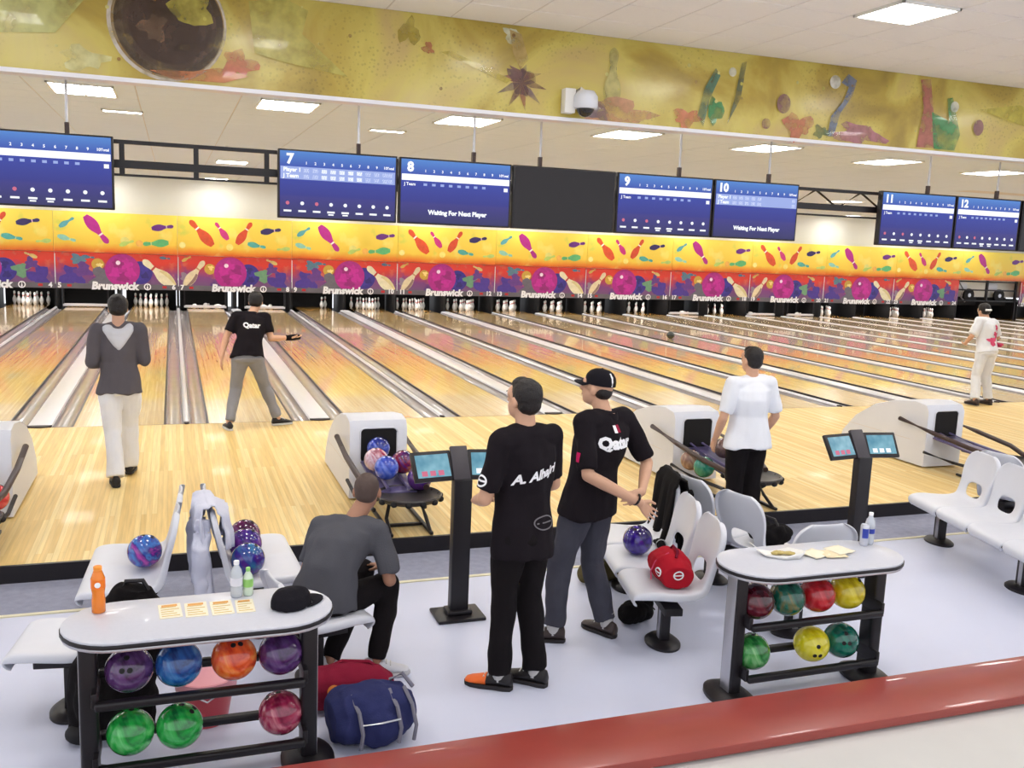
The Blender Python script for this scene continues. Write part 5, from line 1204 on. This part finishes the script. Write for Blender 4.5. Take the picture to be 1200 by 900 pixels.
def oval_mark(rx, rz, w_, n=28):
    mb = MB(); out = []
    for k in (1, 0):
        out.append([((rx - w_ * (1 - k)) * math.cos(2 * PI * j / n), 0, (rz - w_ * (1 - k)) * math.sin(2 * PI * j / n)) for j in range(n)])
    mb.rings(out, cap=False); mb.box((0, 0, 0), (rx * 1.5, 0.0005, w_)); return mb.mesh('oval_mark', flat=True)
on_cloth(t, sh, fine(oval_mark(0.075, 0.045, 0.008)), 'shirt_logo', cloth('grey_print', rgb(120, 116, 120)), (0.05, 0, 1.02), rv, (-0.2, 0, 1), iv)
on_cloth(t, sh, fine(oval_mark(0.042, 0.034, 0.011)), 'sleeve_logo', M_WHITETXT, (-0.4, 0.01, 1.28), (0, -1, 0), uv, (1, 0, 0))
# 5 man in a cap, hands behind the back
t, sh, q = person('person in black shirt reading Qatar and a black cap, hands clasped behind back', (2.36, -6.93, ZS), R(20),
       pose(pelvis=(0.05, 0.01, 0.95), shoulders=(0.12, -0.02, 1.445), head=(0.1, 0.05, 1.65), look=R(22), nod=R(6), hip_yaw=R(8), Rknee=(0.14, 0.05, 0.5), Rankle=(0.19, -0.07, 0.085), Rtoe=R(5), Lknee=(-0.12, 0.08, 0.5), Lankle=(-0.17, 0.06, 0.085), Ltoe=R(45),
            Relbow=(0.42, -0.13, 1.16), Rwrist=(0.23, -0.27, 1.02), Rtip=(0.08, -0.28, 0.99), Rpalm=(0, 1, 0), Rcurl=0.6, Lelbow=(-0.14, -0.15, 1.15), Lwrist=(0.19, -0.3, 0.96), Ltip=(0.32, -0.31, 0.84), Lpalm=(0.2, -1, 0), Lcurl=0.3),
       dict(shirt=C_BLKT, trousers=C_DGRY, shoe=C_SHBR, sole=M_SOLED, hair='cap', cap=C_CAPB, cap_stripe=True, collar=True, sleeve=0.9, hem=0.11, hem_flare=0.02, bulk=1.1, wr=0.02, scale=1.01, cuff=0.95, cuff_r=0.056, sock=C_SOCK, trouser_infl=0.022, twr=0.02))
on_cloth(t, sh, fine(text_mesh('Qatar', 0.105, 0.006)), 'shirt_lettering', M_WHITETXT, (0.1, 0, 1.34), rv, uv, iv)
fl = MB(); fl.box((0, 0, 0), (0.06, 0.0005, 0.045)); on_cloth(t, sh, fine(fl.mesh('flag', flat=True)), 'shirt_flag', C_FLAGM, (0.11, 0, 1.43), rv, uv, iv, 0.006)
fl = MB(); fl.box((-0.018, 0, 0), (0.024, 0.0005, 0.045)); on_cloth(t, sh, fine(fl.mesh('flag', flat=True)), 'shirt_flag', M_WHITETXT, (0.11, 0, 1.43), rv, uv, iv, 0.008)
fl = MB(); fl.box((0, 0, 0), (0.07, 0.0005, 0.06)); on_cloth(t, sh, fine(fl.mesh('flag', flat=True)), 'sleeve_badge', cloth('magenta_badge', rgb(190, 30, 90)), (-0.4, -0.08, 1.27), (0, -1, 0), uv, (1, 0, 0))
wq = Vector((0.19, -0.3, 0.97)) * 1.01; d = (Vector((0.19, -0.3, 0.96)) - Vector((-0.14, -0.15, 1.15))).normalized()
a_, b_ = frame(d); wt = MB(); wt.tube([wq - d * 0.03 + (a_ * math.cos(R(i * 30)) + b_ * math.sin(R(i * 30))) * 0.034 for i in range(13)], 0.008, 6); obj('wristwatch', wt, M_BLACK, t)
# 6 man in a white t-shirt
person('person in white t-shirt and black trousers standing at the middle ball return', (4.66, -5.33, ZS), R(-4),
       pose(look=R(14), head=(0.0, 0.04, 1.655), Relbow=(0.26, -0.01, 1.15), Rwrist=(0.25, 0.16, 0.95), Rtip=(0.24, 0.25, 0.82), Rpalm=(-1, 0, 0), Lelbow=(-0.27, -0.02, 1.14), Lwrist=(-0.26, 0.12, 0.92), Ltip=(-0.25, 0.2, 0.78), Lpalm=(1, 0, 0),
            Rknee=(0.085, 0.025, 0.51), Rankle=(0.085, -0.02, 0.085), Lknee=(-0.085, 0.025, 0.51), Lankle=(-0.085, -0.02, 0.085)),
       dict(shirt=C_WHT, trousers=C_BLKP, shoe=C_SHBLK, hair='short', sleeve=0.85, hem=0.09, hem_flare=0.035, wr=0.02, bulk=1.06, skin=M_SKIN, scale=0.985, cuff_r=0.06, shirt_infl=0.014, trouser_infl=0.024))
# 7 distant bowler in white
t, sh, q = person('person all in white with pink prints bowling on a far lane at right', (12.88, -0.12, 0), R(0),
       pose(pelvis=(0.02, 0.0, 0.93), shoulders=(0.06, 0.1, 1.4), head=(0.06, 0.2, 1.59), nod=R(-14), sh_lat=(0.97, 0.05, -0.14), Lknee=(-0.12, 0.03, 0.5), Lankle=(-0.24, -0.12, 0.1), Lpitch=0.0, Rknee=(0.13, 0.06, 0.5), Rankle=(0.15, -0.03, 0.085),
            Relbow=(0.36, 0.12, 1.15), Rwrist=(0.3, 0.3, 1.05), Rtip=(0.22, 0.42, 1.0), Rpalm=(-0.5, 0, 1), Lelbow=(-0.26, 0.08, 1.17), Lwrist=(-0.2, 0.26, 1.02), Ltip=(-0.1, 0.38, 0.98), Lpalm=(0.5, 0, 1)),
       dict(shirt=C_WHT, trousers=C_WHT, shoe=C_SHBR, hair='full', sleeve=0.9, hem=0.04, wr=0.02, scale=1.0, cuff=0.96, cuff_r=0.062, shirt_infl=0.024, trouser_infl=0.02))
for (x, z, r_, sd) in ((0.12, 1.2, 0.06, 1), (0.02, 1.1, 0.07, 2), (0.17, 1.32, 0.05, 3), (0.2, 1.04, 0.05, 4)):
    pp = Print(); pp.blob(0, 0, r_, (1, 1, 1, 1), sd); me = pp.meshes()[0][1]; on_cloth(t, sh, fine(me), 'shirt_print', C_PINK, (x, 0, z), rv, uv, iv, 0.006)
hb = MB(); hb.tube([Vector((0.06, 0.2, 1.615)) + Vector((0.062 * math.cos(R(a)), -0.118 + 0.02 * abs(math.cos(R(a))), 0.0)) for a in range(180, 361, 20)], 0.017, 8); obj('white_headband', hb, M_WHITETXT, t)
# ------------------------------------------------------------------ bags, clothes and small things
def soft(mb, name, m, parent=None, voxel=0.008, smooth=3, wr=0.008, wscale=9, seed=1, zst=1.0): return obj(name, remesh(mb, name, voxel, smooth, wr, wscale, seed, zst), m, parent)
def drape(name, lab, cat, m, g, side, i, w, front, back, sleeves=True, wr=0.02, seed=3, x0=0.0, puff=0.0):
    """garment hung over the back of seat i of a row"""
    t = thing(name, lab, cat, on_row(g, side, i, x0, 0, 0), row_rz(g, side))
    path = [(-0.215, front), (-0.235, front + 0.1), (-0.262, 0.78), (-0.28, 0.865), (-0.30, 0.892), (-0.325, 0.88), (-0.345, 0.8), (-0.35, 0.62), (-0.345, back + 0.1), (-0.335, back)]
    fine_ = []
    for (a, b), (c, d) in zip(path, path[1:]):
        for q in range(4): fine_.append((a + (c - a) * q / 4, b + (d - b) * q / 4))
    fine_.append(path[-1])
    n = 26; mb = MB(); up_, lo = [], []
    for k, (y, z) in enumerate(fine_):
        ru, rl = [], []
        nn = len(fine_) - 1; a = fine_[max(0, k - 1)]; b = fine_[min(nn, k + 1)]; ty, tz = b[0] - a[0], b[1] - a[1]; L_ = math.hypot(ty, tz) or 1; ny, nz_ = -tz / L_, ty / L_
        if k > nn * 0.45: pass
        edge = abs(k / nn - 0.42) * 1.6
        for j in range(n + 1):
            u = -1 + 2 * j / n
            f = wr * edge * (math.sin(u * 9 + seed) + 0.6 * math.sin(u * 17 + seed * 2 + k * 0.1)) + wr * 0.6 * noise.noise((u * 3 + seed, k * 0.15, 1))
            ww = w * (1 - 0.16 * max(0, 1 - abs(k / nn - 0.42) * 7)) + 0.015 * noise.noise((k * 0.3, seed, u))
            sgn = 1 if k / nn > 0.42 else -1
            off = 0.016 + f + puff * max(0.0, math.sin(PI * min(1.0, k / nn * 1.25))) * (1 - 0.5 * u * u)
            ru.append((u * ww, y + (-off if sgn > 0 else off) * (1 if abs(k / nn - 0.42) > 0.12 else 0.2), z + (0.018 if abs(k / nn - 0.42) < 0.15 else 0) + 0.015 * math.sin(u * 5 + seed) * edge))
        up_.append(ru)
    mb.rings(up_, cap=False, closed=False)
    o = obj('cloth_panel', mb.mesh('cloth_panel', sharp=180), m, t); so = o.modifiers.new('thick', 'SOLIDIFY'); so.thickness = 0.012; so.offset = 0
    if sleeves:
        for s_ in (-1, 1):
            sm = MB(); sm.tube([(s_ * (w - 0.06), -0.35, 0.82), (s_ * (w - 0.02), -0.375, 0.65), (s_ * (w - 0.05), -0.37, 0.45), (s_ * (w - 0.03), -0.36, 0.3)], [0.05, 0.06, 0.055, 0.045], 12)
            soft(sm, 'sleeve', m, t, 0.009, 2, 0.012, 12, seed)
        cm = MB(); cm.tube([(-0.11, -0.33, 0.885), (0, -0.345, 0.87), (0.11, -0.33, 0.885)], 0.022, 8); soft(cm, 'collar', m, t, 0.008, 2, 0.005, 12)
    return t
C_LAV = cloth('lavender_jacket', rgb(214, 216, 232), 0.05); C_COAT = cloth('black_coat', rgb(18, 15, 16), 0.2)
drape('jacket', 'pale lavender jacket hung over the back of a right-facing seat', 'jacket', C_LAV, 0, 1, 1, 0.22, 0.62, 0.3, True, 0.035, 3, -0.02, 0.06)
drape('jacket', 'black jacket hung over the back of a seat behind the man with the cap', 'jacket', C_COAT, 1, -1, 0, 0.25, 0.45, 0.4, True, 0.022, 8)
# black wheeled bag at the left seat
t = thing('bowling_bag', 'tall black wheeled bowling bag standing behind the left rack', 'bag', (-0.46, -7.42, ZS), R(-4))
mb = MB(); mb.loft([((0, 0, 0.05), (0.21, 0, 0), (0, 0.12, 0)), ((0.0, 0, 0.25), (0.215, 0, 0), (0, 0.13, 0)), ((0.05, 0, 0.48), (0.205, 0, 0), (0, 0.12, 0)), ((0.1, 0, 0.68), (0.17, 0, 0), (0, 0.1, 0)), ((0.12, 0, 0.79), (0.09, 0, 0), (0, 0.06, 0))], 20); mb.ell((-0.05, -0.09, 0.25), (0.12, 0.06, 0.14))
soft(mb, 'bag_body', C_COAT, t, 0.01, 3, 0.025, 8, 2)
for s_ in (-1, 1): obj('wheel', MB().ell((s_ * 0.13, -0.05, 0.055), (0.085, 0.07, 0.055)), M_BLACKM, t)
obj('carry_handle', MB().tube([(0.05, 0, 0.76), (0.08, 0, 0.82), (0.16, 0, 0.82), (0.19, 0, 0.76)], 0.012, 8), M_BLACK, t)
# red bucket behind the left rack
t = thing('bucket', 'translucent red plastic bucket on the floor behind the left rack', 'bucket', (0.0, -7.38, ZS))
M_BKT = mat('red_plastic', rgb(206, 70, 80), 0.3, var=0.1)
obj('bucket_wall', MB().lathe([(0.105, 0.0), (0.11, 0.01), (0.15, 0.24), (0.158, 0.25), (0.158, 0.262), (0.146, 0.258), (0.105, 0.02), (0.01, 0.02)], 28).mesh('bucket_wall', sharp=50), M_BKT, t)
obj('rim_band', MB().lathe([(0.148, 0.19), (0.156, 0.19), (0.164, 0.26), (0.152, 0.262)], 28).mesh('rim_band', sharp=50), mat('pink_plastic', rgb(232, 160, 168), 0.3), t)
obj('bail', MB().tube([(-0.155, 0, 0.24), (-0.12, -0.06, 0.2), (0, -0.17, 0.18), (0.12, -0.06, 0.2), (0.155, 0, 0.24)], 0.005, 6), M_SILVER, t)
# maroon bag and blue backpack beside the left rack
C_MAR = cloth('maroon_bag', rgb(128, 26, 50), 0.12); C_NVY = cloth('navy_pack', rgb(46, 50, 92), 0.25); C_STRAP = cloth('grey_strap', rgb(120, 118, 130))
t = thing('sports_bag', 'maroon ball bag with white lettering lying beside the seated man', 'bag', (0.76, -7.44, ZS), R(-6))
mb = MB(); mb.loft([((-0.24, 0, 0.12), (0, 0.07, 0), (0, 0, 0.07)), ((-0.2, 0, 0.12), (0, 0.115, 0), (0, 0, 0.115)), ((0.0, 0, 0.125), (0, 0.125, 0), (0, 0, 0.125)), ((0.16, 0, 0.115), (0, 0.115, 0), (0, 0, 0.11)), ((0.23, 0, 0.1), (0, 0.07, 0), (0, 0, 0.06))], 20)
bd = soft(mb, 'bag_body', C_MAR, t, 0.008, 3, 0.01, 8, 4)
on_cloth(t, bd, fine(oval_mark(0.035, 0.035, 0.014)), 'bag_logo', mat('orange_logo', rgb(236, 140, 60), 0.5), (-0.1, 0, 0.15), rv, uv, iv, 0.003)
on_cloth(t, bd, fine(text_mesh('STORM', 0.05, 0.002, 0.2)), 'bag_lettering', M_WHITETXT, (0.05, 0, 0.15), rv, uv, iv, 0.003) if False else on_cloth(t, bd, fine(MB().box((0, 0, 0), (0.16, 0.0005, 0.012)).mesh('bar', flat=True), 2), 'bag_lettering', M_WHITETXT, (0.04, 0, 0.15), rv, uv, iv, 0.003)
obj('bag_strap', MB().tube([(-0.18, 0.02, 0.22), (-0.05, 0.04, 0.25), (0.1, 0.03, 0.24), (0.18, 0.0, 0.19)], 0.01, 6), C_MAR, t)
t = thing('backpack', 'navy backpack with grey straps lying on the floor beside the left rack', 'backpack', (0.80, -7.78, ZS), R(6))
mb = MB(); mb.loft([((-0.22, 0, 0.13), (0, 0.11, 0), (0, 0, 0.1)), ((-0.16, 0, 0.14), (0, 0.16, 0), (0, 0, 0.14)), ((0.04, 0, 0.145), (0, 0.17, 0), (0, 0, 0.145)), ((0.17, 0, 0.14), (0, 0.15, 0), (0, 0, 0.13)), ((0.23, 0, 0.12), (0, 0.09, 0), (0, 0, 0.08))], 22); mb.ell((0.02, -0.13, 0.11), (0.15, 0.07, 0.1))
bd = soft(mb, 'pack_body', C_NVY, t, 0.008, 3, 0.016, 9, 6)
for x in (-0.12, 0.08, 0.16): obj('strap', MB().tube([(x, -0.06, 0.275), (x + 0.015, -0.15, 0.22), (x + 0.02, -0.205, 0.13), (x + 0.01, -0.2, 0.05)], 0.011, 6), C_STRAP, t)
obj('grab_handle', MB().tube([(0.12, 0.05, 0.27), (0.17, 0.0, 0.32), (0.22, -0.03, 0.25)], 0.011, 6), C_STRAP, t)
obj('zip', MB().tube([(-0.1, -0.185, 0.17), (0.0, -0.205, 0.175), (0.1, -0.19, 0.17)], 0.005, 6), M_SILVER, t)
on_cloth(t, bd, fine(oval_mark(0.035, 0.028, 0.01)), 'pack_logo', M_WHITETXT, (0.14, -0.1, 0.26), rv, (0, 1, 0), (0, 0, -1), 0.004) if False else None
tag(obj('folded_leaflet', MB().box((0, 0, 0.006), (0.12, 0.1, 0.008), Matrix.Rotation(R(4), 3, 'X')).mesh('folded_leaflet', 0.002), mat('pale_blue_card', rgb(186, 198, 226), 0.5), None, (0.62, -8.02, ZS), (0, 0, R(25))), 'pale blue folded leaflet on the floor by the backpack', 'leaflet')
# red bag on the near seat of the middle rows
t = thing('ball_bag', 'red ball bag with a white oval logo on the near grey seat', 'bag', on_row(1, -1, 2, 0.02, -0.03, 0.42), row_rz(1, -1) + PI)
mb = MB(); mb.loft([((-0.19, 0, 0.08), (0, 0.1, 0), (0, 0, 0.07)), ((-0.12, 0, 0.1), (0, 0.13, 0), (0, 0, 0.1)), ((0.05, 0, 0.105), (0, 0.13, 0), (0, 0, 0.105)), ((0.17, 0, 0.08), (0, 0.1, 0), (0, 0, 0.075))], 20)
bd = soft(mb, 'bag_body', cloth('red_bag', rgb(178, 28, 44), 0.1), t, 0.008, 3, 0.012, 8, 9)
obj('piping', MB().tube([(0.02, -0.135, 0.02), (0.02, -0.14, 0.08), (0.03, -0.115, 0.15), (0.03, -0.03, 0.205)], 0.005, 6), C_PINK, t)
iw = Vector((-0.35, 1, -0.25))
for pos, dr, r_ in (((0.205, 0.0, 0.1), (-1, 0, 0), (0, 1, 0)), ((0.1, -0.2, 0.1), (0, 1, 0), (1, 0, 0))): on_cloth(t, bd, fine(oval_mark(0.036, 0.03, 0.009)), 'bag_logo', M_WHITETXT, pos, r_, uv, dr, 0.003)
obj('bag_handle', MB().tube([(-0.08, 0, 0.19), (-0.05, 0.02, 0.225), (0.06, 0.02, 0.225), (0.09, 0, 0.19)], 0.009, 6), C_MAR, t)
# black bag on the right-facing seat, black and olive bags under the seats
t = thing('holdall', 'small black holdall on the right-facing seat behind the right rack', 'bag', on_row(1, 1, 1, 0.0, 0.04, 0.42), row_rz(1, 1))
mb = MB(); mb.ell((0, 0, 0.09), (0.17, 0.12, 0.095)); mb.ell((0.09, 0.02, 0.12), (0.09, 0.09, 0.08)); soft(mb, 'bag_body', C_COAT, t, 0.009, 2, 0.025, 11, 12)
obj('bag_handle', MB().tube([(-0.08, 0, 0.16), (-0.03, 0.0, 0.22), (0.06, 0.0, 0.22), (0.1, 0, 0.17)], 0.01, 6), M_BLACK, t)
t = thing('shoe_bag', 'black shoe bag on the floor behind the man with the cap', 'bag', (2.86, -6.78, ZS), R(30))
mb = MB(); mb.ell((0, 0, 0.075), (0.16, 0.1, 0.08)); mb.ell((0.1, 0, 0.09), (0.08, 0.08, 0.085)); soft(mb, 'bag_body', C_COAT, t, 0.009, 2, 0.02, 11, 14)
obj('drawstring', MB().tube([(0.12, 0.03, 0.16), (0.2, 0.06, 0.1), (0.26, 0.0, 0.012)], 0.005, 6), M_BLACK, t)
t = thing('duffel_bag', 'olive and black duffel bag on the floor beyond the man with the cap', 'bag', (2.98, -6.0, ZS), R(10))
mb = MB(); mb.capsule((-0.14, 0, 0.085), 0.085, (0.14, 0, 0.085), 0.085); soft(mb, 'bag_body', cloth('olive', rgb(92, 82, 52), 0.2), t, 0.009, 2, 0.015, 10, 15)
obj('bag_handle', MB().tube([(-0.1, -0.05, 0.16), (0, -0.07, 0.2), (0.1, -0.05, 0.16)], 0.01, 6), M_BLACK, t)
t = thing('bowling_glove', 'black wrist brace beside the indigo ball on the seat', 'glove', on_row(1, -1, 1, 0.14, -0.14, 0.43), row_rz(1, -1))
mb = MB(); mb.capsule((-0.05, 0, 0.03), 0.03, (0.05, 0, 0.03), 0.034); mb.capsule((0.05, 0.01, 0.03), 0.02, (0.1, 0.02, 0.025), 0.014); soft(mb, 'glove_body', C_COAT, t, 0.007, 2, 0.006, 14, 2); obj('glove_strap', MB().tube([(0.0, 0.036 * math.cos(R(a)), 0.032 + 0.036 * math.sin(R(a))) for a in range(0, 361, 30)], 0.004, 6), M_SILVER, t)
# ------------------------------------------------------------------ things on the left table
ZT = ZS + 0.815
def bottle(x, y, prof, m, capm, capz, capr, lab, label=None, cat='bottle', h=None):
    t = thing('bottle', lab, cat, (x, y, ZT)); obj('bottle_body', MB().lathe(prof, 24).mesh('bottle_body', sharp=60), m, t)
    obj('bottle_cap', MB().lathe([(capr, capz), (capr, capz + 0.016), (capr - 0.002, capz + 0.018), (0.001, capz + 0.018)], 18).mesh('bottle_cap', sharp=40), capm, t)
    if label: obj('bottle_label', MB().lathe([(label[0], label[1]), (label[0], label[2])], 24).mesh('bottle_label'), label[3], t)
    return t
M_ORJ = mat('orange_drink', rgb(238, 130, 24), 0.25, var=0.06, coat=0.4); M_PET = mat('clear_bottle', rgb(222, 228, 236), 0.12, var=0.03, coat=0.4, trans=0.35); M_GRNL = mat('green_label', rgb(150, 206, 110), 0.4); M_BLUL = mat('blue_label', rgb(40, 60, 160), 0.4, var=0.1)
t = bottle(-0.48, -7.79, [(0.024, 0.0), (0.03, 0.004), (0.03, 0.06), (0.027, 0.09), (0.031, 0.12), (0.031, 0.165), (0.022, 0.19), (0.018, 0.2), (0.018, 0.205), (0.001, 0.206)], M_ORJ, mat('orange_cap', rgb(244, 150, 50), 0.4), 0.203, 0.019, 'orange juice bottle with orange cap on the left rack table', (0.0316, 0.118, 0.162, mat('orange_label', rgb(240, 120, 20), 0.4)))
obj('label_mark', MB().cyl((0, -0.0315, 0.14), (0, -0.0335, 0.14), 0.013, n=20), M_WHITETXT, t)
PETP = [(0.026, 0.0), (0.03, 0.006), (0.03, 0.05), (0.028, 0.055), (0.03, 0.06), (0.03, 0.12), (0.024, 0.145), (0.013, 0.165), (0.012, 0.175), (0.001, 0.176)]
bottle(0.135, -7.745, [(r_ * 0.95, z * 0.95) for r_, z in PETP], M_PET, M_WHITETXT, 0.164, 0.0135, 'clear water bottle with white cap on the left rack table', (0.0295, 0.06, 0.1, mat('pale_label', rgb(226, 226, 236), 0.4)))
bottle(0.19, -7.735, [(r_ * 0.8, z * 0.72) for r_, z in PETP], mat('pale_green_bottle', rgb(214, 230, 206), 0.2, coat=0.3), mat('green_cap', rgb(150, 210, 120), 0.4), 0.122, 0.011, 'small bottle with pale green label on the left rack table', (0.0249, 0.045, 0.085, M_GRNL))
M_CARD = mat('cream_card', rgb(240, 232, 206), 0.5, var=0.04)
for i, (x, y, a, w_, h_, c) in enumerate([(-0.17, -7.86, 4, 0.1, 0.17, 'left end'), (-0.055, -7.87, 2, 0.1, 0.17, 'second'), (0.06, -7.875, 3, 0.1, 0.17, 'third'), (0.165, -7.88, 1, 0.085, 0.16, 'right end')]):
    t = thing('score_card', 'cream printed card on the left rack table, %s of the row of four' % c, 'card', (x, y, ZT), R(a), 'cards on the left table')
    obj('card_sheet', MB().bb(-w_ / 2, w_ / 2, -h_ / 2, h_ / 2, 0, 0.003).mesh('card_sheet', 0.001, 1), M_CARD, t)
    pm = MB()
    for k in range(5): pm.bb(-w_ / 2 + 0.01, w_ / 2 - 0.01 - 0.012 * (k % 3), -h_ / 2 + 0.02 + 0.026 * k, -h_ / 2 + 0.028 + 0.026 * k, 0.003, 0.0034)
    obj('card_print', pm, mat('card_ink', rgb(206, 176, 96), 0.5), t)
    obj('card_photo', MB().bb(-w_ / 2 + 0.015, w_ / 2 - 0.015, h_ / 2 - 0.035, h_ / 2 - 0.01, 0.003, 0.0034), mat('card_picture', rgb(222, 160, 80), 0.5, var=0.3, vscale=60), t)
t = thing('cap', 'black baseball cap lying on the left rack table', 'cap', (0.375, -7.93, ZT), R(-60))
mb = MB(); n = 24; rs = []
for z, k in ((0.004, 1.0), (0.03, 1.0), (0.06, 0.9), (0.08, 0.68), (0.092, 0.4), (0.095, 0.12)): rs.append([(0.088 * k * math.cos(2 * PI * j / n), 0.1 * k * math.sin(2 * PI * j / n), z) for j in range(n)])
mb.rings(rs); soft(mb, 'crown', C_CAPB, t, 0.006, 2, 0.008, 14, 3)
ol = [(0.08 * math.cos(R(a)), 0.04 + 0.14 * math.sin(R(a))) for a in range(10, 171, 16)] + [(0.075 * math.cos(R(a)), 0.02 + 0.09 * math.sin(R(a))) for a in range(170, 9, -16)]
obj('brim', MB().prism(ol, 0.004, 0.01).mesh('brim', 0.002), C_CAPB, t)
t = thing('lanyard', 'small red, white and blue tag lying beside the black cap', 'tag', (0.47, -7.84, ZT), R(-20))
for k, c in enumerate((rgb(196, 60, 60), rgb(236, 236, 240), rgb(50, 60, 130))): obj('tag_stripe', MB().bb(-0.045 + 0.03 * k, -0.015 + 0.03 * k, -0.02, 0.02, 0, 0.006).mesh('tag_stripe', 0.001), mat('tag_%d' % k, c, 0.5), t)
# ------------------------------------------------------------------ things on the right table
t = thing('food_tray', 'white paper tray of food with crumpled wrap on the right rack table', 'plate', (3.22, -7.87, ZT), R(-12))
mb = MB(); ol = [(-0.14, 0.07), (-0.12, -0.02), (-0.02, -0.075), (0.1, -0.06), (0.14, 0.0), (0.05, 0.05), (-0.06, 0.06)]
mb.rings([[(x * 0.8, y * 0.8, 0.0) for x, y in ol], [(x, y, 0.024 + 0.015 * math.sin(x * 20)) for x, y in ol], [(x * 0.95, y * 0.95, 0.03 + 0.015 * math.sin(x * 20)) for x, y in ol], [(x * 0.75, y * 0.75, 0.012) for x, y in ol]]); obj('paper_tray', mb.mesh('paper_tray', sharp=60), mat('white_paper', rgb(240, 238, 232), 0.6), t)
obj('paper_corner', MB().add([(-0.14, 0.07, 0.03), (-0.17, 0.11, 0.06), (-0.09, 0.05, 0.03), (-0.12, 0.06, 0.034)], [(0, 1, 2), (0, 3, 1)]) or MB().box((-0.15, 0.09, 0.04), (0.05, 0.03, 0.004), Matrix.Rotation(R(35), 3, 'Y')), mat('white_paper', rgb(240, 238, 232), 0.6), t)
mb = MB(); mb.ell((-0.03, 0.0, 0.025), (0.05, 0.025, 0.012)); mb.ell((0.03, -0.01, 0.025), (0.04, 0.02, 0.012)); soft(mb, 'food', mat('food_crumbs', rgb(196, 176, 110), 0.7, var=0.3, vscale=60), t, 0.006, 1, 0.006, 30)
t = thing('napkin', 'cream napkins spread on the right rack table beside the food tray', 'napkin', (3.5, -7.9, ZT), R(8))
for k, (dx, dy, a) in enumerate([(-0.07, 0.02, 10), (0.03, -0.02, -15), (0.12, 0.01, 5)]):
    mb = MB(); N_ = 8; rows = [[(-0.07 + 0.14 * i / N_, -0.065 + 0.13 * j / N_, 0.008 + 0.003 * k + 0.005 * noise.noise((i * 0.6, j * 0.6, k * 3))) for i in range(N_ + 1)] for j in range(N_ + 1)]
    mb.rings(rows, cap=False, closed=False); o = obj('napkin_sheet', mb.mesh('napkin_sheet', sharp=180), mat('napkin_%d' % (k % 2), (rgb(240, 232, 206), rgb(236, 220, 182))[k % 2], 0.8, var=0.06, vscale=30), t, (dx, dy, 0), (0, 0, R(a))); so = o.modifiers.new('thick', 'SOLIDIFY'); so.thickness = 0.003
t = thing('drink_can', 'slim silver and blue drink can on the right rack table', 'can', (3.86, -7.8, ZT))
obj('can_body', MB().lathe([(0.022, 0.0), (0.026, 0.005), (0.026, 0.125), (0.022, 0.134), (0.02, 0.134), (0.019, 0.13), (0.001, 0.13)], 24).mesh('can_body', sharp=50), mat('can_silver', rgb(206, 208, 216), 0.25, metal=0.5), t)
pm = MB(); pm.rings([[(0.0265 * math.cos(R(a)), 0.0265 * math.sin(R(a)), z) for a in range(200, 300, 10)] for z in (0.05, 0.11)], cap=False, closed=False); obj('can_panel', pm, M_BLUL, t)
bottle(3.915, -7.78, [(r_ * 1.0, z * 1.06) for r_, z in PETP], M_PET, M_WHITETXT, 0.182, 0.0135, 'clear water bottle with blue label on the right rack table', (0.0308, 0.07, 0.1, M_BLUL))
